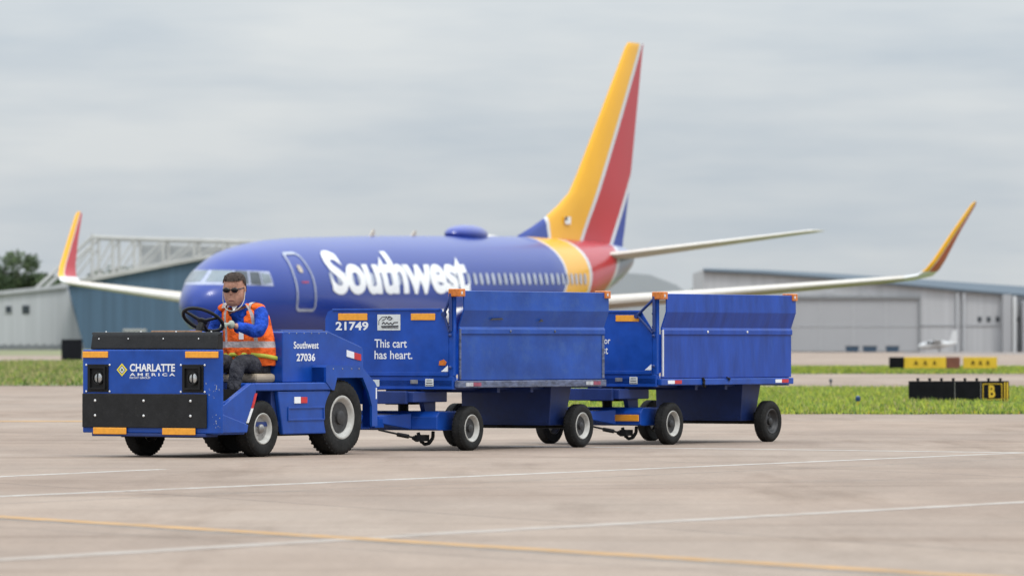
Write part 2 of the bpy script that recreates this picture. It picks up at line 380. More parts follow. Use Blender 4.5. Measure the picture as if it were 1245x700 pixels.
tug = thing('tow_tractor', 'blue open baggage tow tractor numbered 27036 with black front bumper plate', 'tow tractor', tp(0,0), TH)
b = MB(); b.prism([(-.74,-.07),(-.745,-.06),(-.745,1.43),(-.74,1.44),(-.718,1.44),(-.718,-.07)], .215, .95, 'z'); fb = b.build('front_body', M['tug_blue'], tug, bevel=.010)
b = MB(); b.box(-.718,-.30,.24,1.36,.28,.935); b.box(-.718,-.55,.02,.24,.21,.50); b.build('dashboard', M['tug_blue'], tug, bevel=.01)
b = MB(); b.prism([(-.705,.952),(-.675,1.082),(-.655,1.10),(-.615,1.10),(-.60,1.05),(-.60,.94)], .015, 1.385, 'y')
hood = b.build('hood_cover', M['rubber'], tug, bevel=.012)
b = MB(); b.prism([(-.672,1.084),(-.658,1.103),(-.612,1.105),(-.612,1.098)], .005, 1.392, 'y'); b.build('hood_trim', M['black_metal'], hood)
def each(name, m, parent, items):
    for c_, r_ in items: MB().ell(c_, r_, 8, 5).build(name, m, parent, smooth=True)
each('screw', M['steel'], hood, [((-.688, v, 1.045), (.006,.007,.007)) for v in (.22,.60,.98,1.30)] + [((-.635, v, 1.107), (.007,.009,.006)) for v in (.12,.50,.88,1.26)])
# bumper plate
b = MB(); b.box(-.763,-.7465,.085,1.43,.262,.562); bp_ = b.build('bumper_plate', M['rubber'], tug, bevel=.006)
for v in (1.285,.757,.252):
    for z in (.368,.500):
        MB().ell((-.766,v,z),(.008,.012,.012),10,6).build('bolt', M['steel'], bp_, smooth=True)
b = MB(); b.box(-.755,-.56,.10,1.33,.185,.2145); b.build('lower_bumper', M['dark_blue'], tug, bevel=.006)
for (v0,v1,z0,z1,uu) in ((1.43,1.155,.878,.934,-.746),(.316,-.036,.878,.934,-.746),(1.306,.947,.203,.262,-.757),(.555,.201,.203,.262,-.757)):
    MB().box(uu-.012,uu,min(v0,v1),max(v0,v1),z0,z1).build('reflector', M['amber'], tug, bevel=.004)
# headlights
for vc in (1.265,.238):
    b = MB(); b.box(-.752,-.7455,vc-.115,vc+.115,.575,.82); hl = b.build('headlight', M['black_metal'], tug, bevel=.003)
    b = MB(); 
    for a,c in ((vc-.09,vc-.075),(vc+.075,vc+.09)): b.box(-.772,-.752,a,c,.60,.80)
    b.box(-.772,-.752,vc-.075,vc+.075,.785,.80); b.box(-.772,-.752,vc-.075,vc+.075,.60,.615)
    b.build('bezel', M['black_metal'], hl)
    b = MB(); b.lathe([(.0,-.018),(.03,-.016),(.045,-.010),(.048,0)],(-.752,vc-.012,.70),'x',20); b.build('lens', M['lens'], hl, smooth=True)
    b = MB(); b.lathe([(.048,-.022),(.058,-.022),(.060,0),(.048,0)],(-.752,vc-.012,.70),'x',20); b.box(-.776,-.7725,vc-.016,vc-.006,.65,.75); b.build('guard', M['black_metal'], hl)
    each('screw', M['steel'], hl, [((-.751,vc+dv,z),(.006,.010,.010)) for dv in (-.128,.128) for z in (.58,.815)])
# front lettering and emblem
FU = -.7475
decal_text('lettering', 'CHARLATTE', front_map(FU, .920, .431, .757, .826), M['white'], tug, .03, 1.0)
decal_text('lettering', 'A M E R I C A', front_map(FU, .920, .431, .718, .744), M['white'], tug, .025)
decal_text('lettering', 'FAYAT GROUP', front_map(FU, .920, .697, .694, .711), M['white'], tug, .015)
b = MB()
vc, zc_, s_ = 1.005, .772, .058
for k,(r0,r1) in enumerate(((s_,.040),)):
    outer = [(vc+r0*1.0,zc_),(vc,zc_+r0),(vc-r0,zc_),(vc,zc_-r0)]; inner = [(vc+r1,zc_),(vc,zc_+r1),(vc-r1,zc_),(vc,zc_-r1)]
    vs = [(FU,p[0],p[1]) for p in outer+inner]
    b.add(vs, [(i,(i+1)%4,4+(i+1)%4,4+i) for i in range(4)])
b.add([(FU,vc+.030,zc_),(FU,vc,zc_+.030),(FU,vc-.030,zc_),(FU,vc,zc_-.030)],[(0,1,2,3)],1)
b.add([(FU-.001,vc+.017,zc_),(FU-.001,vc,zc_+.017),(FU-.001,vc-.017,zc_),(FU-.001,vc,zc_-.017)],[(0,1,2,3)],2)
b.build('emblem', [M['logo_yellow'], M['white'], M['green_ink']], tug, fix=False)
# door-side worn weld on cheek
rnd = random.Random(31)
for (vb, zb, n_, sp) in ((-.02,.60,9,.030),(-.03,.30,12,.035),(.06,.585,6,.05),(.25,.66,3,.1)):
    b = MB()
    for k in range(n_):
        v0, z0 = vb+rnd.gauss(0,sp*.7), zb+rnd.gauss(0,sp); w_, h_ = rnd.uniform(.002,.009), rnd.uniform(.004,.018)
        if v0 < -.055: continue
        b.add([(-.7462,v0,z0),(-.7462,v0+w_,z0+h_*.3),(-.7462,v0+w_*.6,z0+h_),(-.7462,v0-w_*.5,z0+h_*.6)],[(0,1,2,3)])
    o_ = b.build('chipped_paint', M['chip'], fb, fix=False)

# step panel / front fender
b = MB(); b.prism([(-.715,.205),(-.30,.205),(-.275,.30),(-.115,.575),(-.135,.65),(-.20,.652),(-.60,.47),(-.715,.44)], -.002, .05, 'y')
st = b.build('step_panel', M['tug_blue'], tug, bevel=.006)
b = MB(); b.prism([(-.715,.22),(-.31,.22),(-.29,.29),(-.68,.385),(-.715,.40)], -.040, -.002, 'y'); b.build('step_skirt', M['tug_blue'], st, bevel=.008)
b = MB(); b.prism([(-.275,.305),(-.24,.305),(-.165,.432),(-.20,.432)], -.006, -.0025, 'y'); b.prism([(-.20,.433),(-.165,.433),(-.085-.02,.565),(-.12-.02,.565)], -.006,-.0025,'y',1)
b.build('reflective_tape', [M['white'], M['red']], tug)
b = MB(); b.box(-.55,.50,.05,1.35,.27,.31); b.build('floor_plate', M['dark_blue'], tug)
b = MB(); b.box(-.55,-.20,1.35,1.40,.205,.62); b.box(-.20,1.1,1.33,1.40,.36,.64); b.build('far_skirt', M['tug_blue'], tug)
# wheel well inner panel
b = MB(); b.box(-.30,.34,.24,.28,.2,.60); b.build('wheel_well', M['black_metal'], tug)
b = MB(); b.prism([(-.13,.585),(-.13,.655),(1.06,.655),(1.10,.585)], 0.0, .16, 'y'); b.build('sill', M['tug_blue'], tug, bevel=.010)
b = MB(); b.prism([(.245,.58),(.33,.195),(1.03,.195),(1.09,.58)], .015, .06, 'y'); sp_ = b.build('side_panel', M['tug_blue'], tug, bevel=.01)
b = MB()
b.box(.40,.98,.006,.014,.425,.44); b.box(.40,.98,.006,.014,.315,.33); b.box(.40,.415,.006,.014,.33,.425); b.box(.965,.98,.006,.014,.33,.425)
b.build('panel_frame', M['tug_blue'], sp_, bevel=.003)
b = MB(); b.box(.50,.60,.009,.0145,.47,.528); b.box(.60,.705,.009,.0145,.472,.526,1); b.build('reflective_tape', [M['white'],M['red']], sp_)
b = MB(); b.box(-.60,1.78,.28,1.12,.175,.30); b.build('chassis', M['black_metal'], tug)
b = MB(); b.box(.20,1.10,.06,1.33,.22,.578); b.build('battery_box', M['dark_blue'], tug)
# rear body
prof = [(.52,.655),(.52,1.10),(.54,1.115),(1.25,1.115),(1.29,1.105),(1.80,.975),(1.83,.94),(1.84,.45),(1.10,.45),(1.10,.655)]
b = MB(); b.prism(prof, .15, 1.25, 'y'); rb = b.build('rear_body', M['tug_blue'], tug, bevel=.010)
b = MB(); b.prism([(.56,1.117),(1.24,1.117),(1.24,1.128),(.56,1.128)], .2, 1.2, 'y'); b.build('deck_lid', M['tug_blue'], rb, bevel=.004)
each('rivet', M['hub_grey'], rb, [((.62+k*.12,.150,1.095),(.006,.004,.006)) for k in range(6)])
decal_text('lettering', 'Southwest', side_map(.147,.69,1.09,.958,1.022), M['white'], tug, .02)
decal_text('lettering', '27036', side_map(.147,.735,1.035,.845,.915), M['white'], tug, .03)
b = MB(); b.prism([(1.545,.945),(1.665,.925),(1.665,.865),(1.545,.885)], .143,.149,'y'); b.prism([(1.667,.924),(1.78,.906),(1.78,.846),(1.667,.864)], .143,.149,'y',1); b.build('reflective_tape',[M['white'],M['red']],rb)
# rear fender (near and far)
fo = [(.985,.66),(.985,.79),(1.00,.81),(1.565,.80),(1.79,.645),(1.825,.60),(1.825,.25)]
fi = [(1.12,.585),(1.165,.695),(1.585,.695),(1.68,.56),(1.735,.44),(1.74,.25)]
for (a,c) in ((-.005,.02),(1.38,1.405)):
    b = MB(); poly = fo + fi[::-1] + [(1.08,.585)]
    b.prism(poly, a, c, 'y')
    y2, y3 = (.02,.16) if a < .5 else (1.24,1.38)
    for p, q in zip(fo, fo[1:]):
        b.add([(p[0],y2,p[1]),(q[0],y2,q[1]),(q[0],y3,q[1]),(p[0],y3,p[1]),(p[0],y2,p[1]-.012),(q[0],y2,q[1]-.012),(q[0],y3,q[1]-.012),(p[0],y3,p[1]-.012)],
              [(0,1,2,3),(4,7,6,5),(0,4,5,1),(1,5,6,2),(2,6,7,3),(3,7,4,0)])
    fd = b.build('rear_fender', M['tug_blue'], tug, bevel=.004)
    if a < .5:
        each('rivet', M['hub_grey'], fd, [((x,-.006,.775),(.007,.004,.007)) for x in (1.10,1.25,1.40,1.52)])
        MB().box(1.795,1.812,-.008,-.0055,.50,.60).build('reflective_tape', M['white'], fd)
b = MB(); b.box(1.84,1.90,.35,1.05,.28,.46); b.box(1.90,2.02,.67,.80,.30,.40); b.cyl((1.97,.735,.26),(1.97,.735,.46),.022,n=10); b.build('tow_hitch', M['black_metal'], tug)

def wheel(parent, u, vo, vi, r, rr, white=True, name='wheel', hub=.05, cover=False):
    # vo: outer face, vi: inner face (vo<vi for near side)
    s = 1 if vi > vo else -1; w = abs(vi-vo)
    y = lambda d: vo + s*d
    b = MB(); b.lathe([(rr*.25,y(.044)),(rr*.50,y(.050)),(rr*.66,y(.052)),(rr*.76,y(.044)),(rr*.82,y(.020)),(rr*.88,y(.008)),(rr*.95,y(.004)),(rr*1.0,y(.008)),(rr*1.0,y(.03)),(rr*.9,y(w*.5)),(rr*.9,y(w))],(u,0,r),'y',40)
    if white: wb = b.build(name, M['rim_white'], parent, smooth=True)
    else: wb = b.build(name, M['rim_dark'], parent, smooth=True)
    k = rr
    t = MB(); t.lathe([(rr*.97,y(.02)),(rr*1.03,y(.006)),(rr*1.10,y(.001)),(r*.86,y(-.003)),(r*.92,y(.004)),(r*.955,y(.012)),(r*.985,y(.026)),(r,y(w*.35)),(r,y(w*.65)),(r*.985,y(w-.026)),(r*.93,y(w-.006)),(rr*1.1,y(w)),(rr*.85,y(w-.01))],(u,0,r),'y',48)
    nb = 40
    for i in range(nb):
        a = 2*math.pi*i/nb; c, d = math.cos(a), math.sin(a); q = Matrix.Rotation(-a, 3, 'Y')
        for (y0,y1) in ((.016,.045),(w-.045,w-.016)):
            vs = []
            for (rad, tt, yy) in ((r*.96,-.011,y0),(r*.97,.011,y0),(r*.97,.011,y1),(r*.97,-.011,y1),(r*.999,-.009,y0+.004),(r*.999,.009,y0+.004),(r*.999,.009,y1),(r*.999,-.009,y1)):
                p = q @ Vector((rad, 0, tt)); vs.append((u+p.x, y(yy), r+p.z))
            t.add(vs, [(0,1,2,3),(4,5,6,7),(0,1,5,4),(1,2,6,5),(2,3,7,6),(3,0,4,7)])
    t.build('tyre', M['tyre'], wb, smooth=True)
    h = MB(); h.lathe([(0,y(.004 if cover else .014)),(hub*.6,y(.008 if cover else .016)),(hub,y(.022)),(hub*1.05,y(.05))],(u,0,r),'y',24)
    for i in range(5):
        a = 2*math.pi*i/5+.3; h.ell((u+math.cos(a)*rr*.45,y(.046),r+math.sin(a)*rr*.45),(.010,.010,.010),8,5)
    h.build('hub', M['rim_dark'] if not cover else M['hub_grey'], wb, smooth=True)
    if white:
        g = MB(); g.lathe([(hub*.9,y(.0415)),(rr*.70,y(.0405))],(u,0,r),'y',30)
        for i in range(5):
            a = 2*math.pi*i/5+.9; g.ell((u+math.cos(a)*rr*.66,y(.048),r+math.sin(a)*rr*.66),(rr*.085,.006,rr*.085),10,6)
        g.build('rim_disc', M['rim_dark'] if not cover else M['hub_grey'], wb, smooth=True)
    return wb
wheel(tug, .025, .015, .165, .25, .140, hub=.040, cover=True)
wheel(tug, .025, 1.385, 1.235, .25, .140, hub=.040)
wheel(tug, 1.285, .012, .215, .337, .198, hub=.062)
wheel(tug, 1.285, 1.388, 1.185, .337, .198, hub=.062)
MB().cyl((.025,.16,.25),(.025,1.24,.25),.03).build('front_axle', M['black_metal'], tug)
MB().cyl((1.285,.2,.337),(1.285,1.2,.337),.05).build('rear_axle', M['black_metal'], tug)
# seat
b = MB(); b.box(.22,.52,.22,.70,.655,.735); seat = b.build('seat', M['seat_beige'], tug, bevel=.03)
b = MB(); b.box(.20,.56,.20,.72,.50,.652); b.build('seat_base', M['dark_blue'], seat)
b = MB(); b.prism([(.555,.74),(.60,1.10),(.645,1.10),(.62,.70)], .26,.66,'y'); b.build('backrest', M['rubber'], seat, bevel=.02)
for o_ in (rb,): pass
# steering wheel
swc = Vector((-.285,.455,1.215)); tilt = Matrix.Rotation(R(33), 3, 'Y')   # rim drops towards the driver
b = MB(); rings = []
for i in range(40):
    a = 2*math.pi*i/40; rings.append([swc + tilt @ Vector(((.185+.016*math.cos(t))*math.cos(a), (.185+.016*math.cos(t))*math.sin(a), .016*math.sin(t))) for t in [2*math.pi*j/8 for j in range(8)]])
rings.append(rings[0]); b.loft(rings, caps=False)
sw = b.build('steering_wheel', M['black_metal'], tug, smooth=True)
b = MB(); b.ell(swc + tilt @ Vector((0,0,-.02)), (.05,.05,.025), rot=tilt)
for a in (20,140,260): b.cyl(swc + tilt @ Vector((0,0,-.02)), swc + tilt @ Vector((.18*math.cos(R(a)), .18*math.sin(R(a)), 0)), .017, .012, 8)
b.build('spokes', M['black_metal'], sw, smooth=True)
b = MB(); b.cyl(swc + tilt @ Vector((0,0,-.03)), swc + tilt @ Vector((0,0,-.42)), .03, .035, 12); b.build('column', M['black_metal'], sw)
b = MB(); b.box(-.52,-.34,.42,.86,1.075,1.118); b.box(-.50,-.36,.46,.82,.93,1.075,1); b.build('instrument_box', [mat('tan_worn_lid', (.20,.11,.06), .7, var=.3, vscale=20), M['black_metal']], tug, bevel=.01)

# ================================================================== DRIVER
DR = Vector((.42,.45,.735))
drv = thing('person', 'driver in orange vest, blue shirt, sunglasses and grey gloves seated at the steering wheel', 'person', tp(*DR), TH)
def P(u, v, z): return Vector((u, v, z)) - DR
def skin_mesh(name, verts, edges, radii, m, parent, sub=2, root=0):
    me = bpy.data.meshes.new(name); me.from_pydata([tuple(v) for v in verts], edges, []); me.materials.append(m)
    o = bpy.data.objects.new(name, me); C.objects.link(o)
    o.modifiers.new('skin', 'SKIN')
    if not me.skin_vertices: bpy.context.view_layer.update()
    sv = me.skin_vertices[0].data
    for i, r in enumerate(radii):
        sv[i].radius = r if isinstance(r, tuple) else (r, r); sv[i].use_root = (i == root)
    sm = o.modifiers.new('sub', 'SUBSURF'); sm.levels = sub; sm.render_levels = sub
    dg = bpy.context.evaluated_depsgraph_get(); dg.update()
    m2 = bpy.data.meshes.new_from_object(o.evaluated_get(dg)); m2.name = name
    C.objects.unlink(o); bpy.data.objects.remove(o)
    m2.materials.clear(); m2.materials.append(m)
    o2 = bpy.data.objects.new(name, m2); C.objects.link(o2); o2.parent = parent
    m2.polygons.foreach_set('use_smooth', [True]*len(m2.polygons))
    return o2
hipc = P(.46,.45,.80); waist = P(.44,.45,.95); chest = P(.38,.455,1.17); nb_ = P(.31,.465,1.335); nk = P(.275,.468,1.39); hd = P(.215,.465,1.492)
Ls, Rs = P(.345,.265,1.30), P(.30,.655,1.30)
Le, Lw, Lh = P(.17,.165,1.095), P(-.055,.285,1.165), P(-.10,.315,1.18)
Re, Rw, Rh = P(.26,.755,1.05), P(.08,.64,.90), P(.03,.62,.87)
Lhip, Rhip = P(.44,.36,.80), P(.44,.55,.80)
Lk, Rk = P(.015,.285,.835), P(.02,.60,.83)
La, Ra = P(-.09,.30,.40), P(-.09,.60,.40)
Lt, Rt = P(-.22,.29,.35), P(-.22,.61,.35)
body = skin_mesh('body', [hipc,waist,chest,nb_,nk,P(.25,.469,1.43),Ls,Le,Lw,Rs,Re,Rw,Lhip,Lk,La,Rhip,Rk,Ra],
    [(0,1),(1,2),(2,3),(3,4),(4,5),(2,6),(6,7),(7,8),(2,9),(9,10),(10,11),(0,12),(12,13),(13,14),(0,15),(15,16),(16,17)],
    [.10,.10,.11,.062,.056,.05,.05,.038,.028,.05,.038,.028,.075,.05,.035,.075,.05,.035], M['skin'], drv)
# head as rings joined into the body mesh
yaw = R(180-14)      # face direction in local frame: -x, turned towards the camera side (-y)
fw = Vector((math.cos(yaw), -math.sin(yaw)*-1*0 + math.sin(yaw)*-1, 0)).normalized()
fw = Vector((-math.cos(R(16)), -math.sin(R(16)), -.20)).normalized(); sd_ = Vector((0,0,1)).cross(fw).normalized(); upv = fw.cross(sd_)
def H(f, s, h): return hd + fw*f*1.08 + sd_*s*1.10 + upv*h*1.03
prof_head = [(-.150,.020,-.015,.030),(-.142,.070,-.03,.044),(-.128,.090,-.04,.056),(-.105,.098,-.06,.070),(-.075,.100,-.080,.081),(-.04,.098,-.095,.086),(-.01,.094,-.104,.087),(.02,.092,-.108,.086),(.05,.092,-.108,.085),(.08,.084,-.104,.082),(.105,.066,-.09,.070),(.125,.036,-.06,.048),(.134,0,-.02,.018)]
def head_rings(sc=1.0, n=24, add=0):
    rr = []
    for h, f, bk, w in prof_head:
        c = (f+bk)/2; a = (f-bk)/2*sc+add; ww = w*sc+add; ring = []
        for i in range(n):
            t = 2*math.pi*i/n; ct, st_ = math.cos(t), math.sin(t)
            ring.append((c+a*abs(ct)**.85*(1 if ct>=0 else -1), ww*abs(st_)**.9*(1 if st_>=0 else -1), h*(1.0 if h<0 else (1+(sc-1)))+ (add if h>.1 else 0)))
        rr.append(ring)
    return rr
hb = MB(); hb.loft([[H(*p) for p in r] for r in head_rings()])
# nose, brow, ears, mouth, cheeks
hb.add([H(.092,0,.035),H(.094,.016,-.028),H(.094,-.016,-.028),H(.118,0,-.026),H(.098,0,-.040)],[(0,1,3),(0,3,2),(1,4,3),(2,3,4)])
for s in (-1,1):
    hb.ell(H(.0,s*.090,-.005),(.018,.010,.032),10,6,rot=Matrix((fw,sd_,upv)).transposed())
bm = bmesh.new(); bm.from_mesh(body.data)
tmp = bpy.data.meshes.new('t'); tmp.from_pydata([tuple(v) for v in hb.v], [], hb.f)
bm.from_mesh(tmp); bmesh.ops.recalc_face_normals(bm, faces=bm.faces); bm.to_mesh(body.data); bm.free()
body.data.polygons.foreach_set('use_smooth', [True]*len(body.data.polygons))
b = MB(); b.ell(H(.096,0,-.086),(.008,.028,.006),10,5,rot=Matrix((fw,sd_,upv)).transposed()); b.build('mouth', M['lips'], drv)
# hair
hr = head_rings(1.035, 28, .004); b = MB(); n = 28
for k in range(len(hr)-1):
    for i in range(n):
        q = [hr[k][i], hr[k][(i+1)%n], hr[k+1][(i+1)%n], hr[k+1][i]]
        f_ = sum(p[0] for p in q)/4; h_ = sum(p[2] for p in q)/4
        lim = (-.035 if h_ < .03 else -.01 if h_ < .05 else (.03 if h_ < .070 else 1)) + .012*math.sin(i*2.3)
        if h_ > -.055 and f_ < lim: b.add([H(*p) for p in q], [(0,1,2,3)])
for i in range(150):
    a = random.uniform(-1,1)*.068; f0 = random.uniform(-.09,.082)
    p = H(f0, a,   .128 - 3.5*a*a - 1.6*max(0,abs(f0)-.03)**1.3); d = fw*random.uniform(.0,.022)+sd_*random.uniform(-.02,.02)+upv*random.uniform(.0,.014)
    b.cyl(p, p+d*.8-fw*.004, .006, .001, 4)
b.build('hair', M['hair'], drv, smooth=True)
# sunglasses
b = MB()
rotm = Matrix((fw,sd_,upv)).transposed()
for s in (-1,1): b.ell(H(.100,s*.036,.008),(.009,.034,.024),14,6,rot=rotm); b.cyl(H(.094,s*.066,.014),H(.0,s*.090,.012),.005,n=6)
b.cyl(H(.105,-.012,.014),H(.105,.012,.014),.005,n=6)
b.build('sunglasses', M['glasses'], drv, smooth=True)
# ear-plug band hanging under the chin
b = MB(); pts = []
for k in range(17):
    t = math.pi*k/16; pts.append(H(.015+.09*math.sin(t), .094*math.cos(t), -.02-.155*math.sin(t)**.6))
b.tube(pts, .0042, 6); b.build('ear_band', M['cord'], drv, smooth=True)
# shirt: sleeves + torso
shirt = skin_mesh('shirt', [waist+Vector((0,0,-.1)),waist,chest,nb_+Vector((0,0,-.02)),Ls,P(.26,.20,1.19),Le,P(.06,.225,1.13),Lw+Vector((.02,-.005,0)),Rs,P(.285,.715,1.17),Re,P(.17,.70,.97),Rw],
    [(0,1),(1,2),(2,3),(2,4),(4,5),(5,6),(6,7),(7,8),(2,9),(9,10),(10,11),(11,12),(12,13)],
    [(.135,.16),(.14,.165),(.13,.15),.068,.074,.072,.066,.054,.043,.072,.068,.062,.052,.042], M['shirt'], drv)
# collar
b = MB(); rr = []
for rad, dz in ((.085,-.035),(.078,.0),(.068,.022)):
    rr.append([nk + Vector((rad*math.cos(t)*.9, rad*math.sin(t), dz-.01+.02*math.cos(t))) for t in [2*math.pi*i/18 for i in range(18)]])
b.loft(rr, caps=False); b.build('collar', M['shirt'], drv, smooth=True)
b = MB(); b.add([nk+fw*.10+sd_*.03+Vector((0,0,-.03)),nk+fw*.10-sd_*.03+Vector((0,0,-.03)),nk+fw*.125+Vector((0,0,-.075))],[(0,1,2)]); b.build('undershirt', M['white_shirt'], drv)
# vest: lofted torso shell with front stripes
def ring_t(c, a, w, yawd, n=36, p=.8):
    ax = Vector((math.cos(yawd), math.sin(yawd), 0)); ay = Vector((-math.sin(yawd), math.cos(yawd), 0)); out = []
    for i in range(n):
        t = 2*math.pi*i/n; ct, st_ = math.cos(t), math.sin(t)
        out.append(c + ax*(a*abs(ct)**p*(1 if ct>=0 else -1)) + ay*(w*abs(st_)**p*(1 if st_>=0 else -1)))
    return out
yw = R(8)
secs = [(P(.445,.45,.80),.165,.225),(P(.435,.45,.86),.178,.238),(P(.43,.45,.92),.182,.240),(P(.425,.45,.965),.180,.236),(P(.42,.45,1.02),.176,.230),(P(.405,.45,1.10),.168,.222),(P(.385,.452,1.18),.158,.218),(P(.365,.455,1.25),.145,.216),(P(.345,.458,1.30),.125,.195),(P(.33,.46,1.335),.098,.150),(P(.315,.462,1.36),.078,.100)]
nr = 36; rings = [ring_t(c, a, w, yw, nr) for c, a, w in secs]
rnd = random.Random(5)
rings = [[p + Vector((rnd.uniform(-1,1), rnd.uniform(-1,1), rnd.uniform(-1,1)))*.004 for p in r] for r in rings]
b = MB(); vs = [p for r in rings for p in r]
V2 = []
for k in range(len(rings)-1):
    for i in range(nr):
        t = (i+.5)/nr*360
        # front of the torso is local -x => t near 180 ; arms' holes at t near 90 and 270
        hole = 7 <= k <= 8 and (min(abs(t-90), abs(t-270)) < 24)
        vneck = k >= 5 and abs(t-180) < 7 + (k-5)*7
        if hole or vneck: continue
        stripe = 0
        if k in (3,): stripe = 1
        if k >= 4 and (abs(t-180-34) < 8 or abs(t-180+34) < 8): stripe = 1
        if k >= 4 and (abs(t-34) < 8 or abs(t-326) < 8): stripe = 1
        b.add([rings[k][i], rings[k][(i+1)%nr], rings[k+1][(i+1)%nr], rings[k+1][i]], [(0,1,2,3)], stripe)
vest = b.build('vest', [M['vest'], M['silver']], drv, smooth=True)
sol = vest.modifiers.new('thick', 'SOLIDIFY'); sol.thickness = .006; sol.offset = 1
# shoulder caps of vest
for S, ny in ((Ls, -1), (Rs, 1)):
    MB().ell(S + Vector((-.003, -ny*.045, .020)), (.080,.078,.045), 18, 10).build('shoulder_panel', M['vest'], drv, smooth=True)
    b = MB(); pc = S + Vector((-.003, -ny*.075, .020)); n_ = 12; q0 = []
    for k in range(n_+1):
        a = math.pi*k/n_; q0.append([pc+Vector((-.086*math.cos(a), w_, .052*math.sin(a))) for w_ in (-.022,.022)])
    for k in range(n_): b.add([q0[k][0],q0[k][1],q0[k+1][1],q0[k+1][0]],[(0,1,2,3)])
    b.build('shoulder_tape', M['silver'], drv, smooth=True)
# badge
b = MB(); bc = P(.228,.40,1.075); b.add([bc+Vector((0,.026,.035)),bc+Vector((0,-.026,.035)),bc+Vector((0,-.026,-.035)),bc+Vector((0,.026,-.035))],[(0,1,2,3)]); b.build('badge', M['white_shirt'], drv)
# lime belt across the waist
b = MB(); rr = []
for dz in (-.018,.018):
    rr.append([p + Vector((0,0,dz)) for p in ring_t(P(.44,.45,.875), .190, .250, yw, 36)])
for r_ in rr:
    for i, p in enumerate(r_): p.z += .03*math.cos(2*math.pi*i/36)*-1
b.loft(rr, caps=False); blt = b.build('belt', M['lime'], drv, smooth=True)
sol = blt.modifiers.new('thick', 'SOLIDIFY'); sol.thickness = .006; sol.offset = 1
# trousers
skin_mesh('trousers', [P(.45,.45,.80),Lhip,P(.23,.32,.825),Lk,P(-.035,.292,.62),La,Rhip,P(.23,.58,.825),Rk,P(-.035,.60,.62),Ra],
    [(0,1),(1,2),(2,3),(3,4),(4,5),(0,6),(6,7),(7,8),(8,9),(9,10)],
    [(.12,.13),.11,.092,.075,.066,.058,.11,.092,.075,.066,.058], M['trousers'], drv)
for (a_, t_) in ((La,Lt),(Ra,Rt)):
    skin_mesh('boot', [a_+Vector((.02,0,-.02)), a_+Vector((-.02,0,-.035)), t_], [(0,1),(1,2)], [.05,.05,.038], M['black_metal'], drv, 1)
for o_ in (shirt, vest, drv.children[-1]):
    pass
for o_ in drv.children:
    if o_.name.split('.')[0] in ('shirt','trousers','vest'):
        tx = bpy.data.textures.new('cloth_folds', 'CLOUDS'); tx.noise_scale = .07
        if o_.name.startswith('vest'): ss_ = o_.modifiers.new('sub','SUBSURF'); ss_.levels = ss_.render_levels = 1
        dm = o_.modifiers.new('folds','DISPLACE'); dm.texture = tx; dm.strength = .020 if not o_.name.startswith('vest') else .010; dm.mid_level = .5; dm.texture_coords = 'LOCAL'
# gloves with fingers closed on the rim
def glove(wrist, palm, fdir, side, curl, name='glove'):
    g_v, g_e, g_r = [wrist, palm], [(0,1)], [.042,.052]
    o = skin_mesh(name, g_v, g_e, g_r, M['glove'], drv, 2)
    mb = bmesh.new(); mb.from_mesh(o.data)
    for i in range(4):
        off = side*(-.036+.024*i); ln_ = (.040,.046,.043,.034)[i]
        p0 = palm + off; p1 = p0 + fdir*ln_; p2 = p1 + (fdir*.3+curl).normalized()*ln_*.75; p3 = p2 + (curl-fdir*.5).normalized()*ln_*.6
        fo_ = skin_mesh('f', [p0,p1,p2,p3], [(0,1),(1,2),(2,3)], [.016,.015,.013,.011], M['glove'], drv, 1)
        mb.from_mesh(fo_.data); bpy.data.objects.remove(fo_)
    p0 = palm - side*.03 - fdir*.015; p1 = p0 - side*.022 + fdir*.02 + curl*.012; p2 = p1 + fdir*.03 + curl*.012
    fo_ = skin_mesh('f', [p0,p1,p2], [(0,1),(1,2)], [.014,.012,.010], M['glove'], drv, 1)
    mb.from_mesh(fo_.data); bpy.data.objects.remove(fo_)
    mb.to_mesh(o.data); mb.free()
    o.data.polygons.foreach_set('use_smooth', [True]*len(o.data.polygons)); return o
fd_ = Vector((-.80,.42,-.05)).normalized(); cu_ = Vector((-.15,.1,-1)).normalized(); sd2 = fd_.cross(cu_).normalized()
glove(P(-.045,.28,1.165), P(-.105,.312,1.175), fd_, sd2, cu_)
glove(Rw, Rh, Vector((-.9,-.2,-.3)).normalized(), Vector((0,1,0)), Vector((-.2,-.2,-1)).normalized())

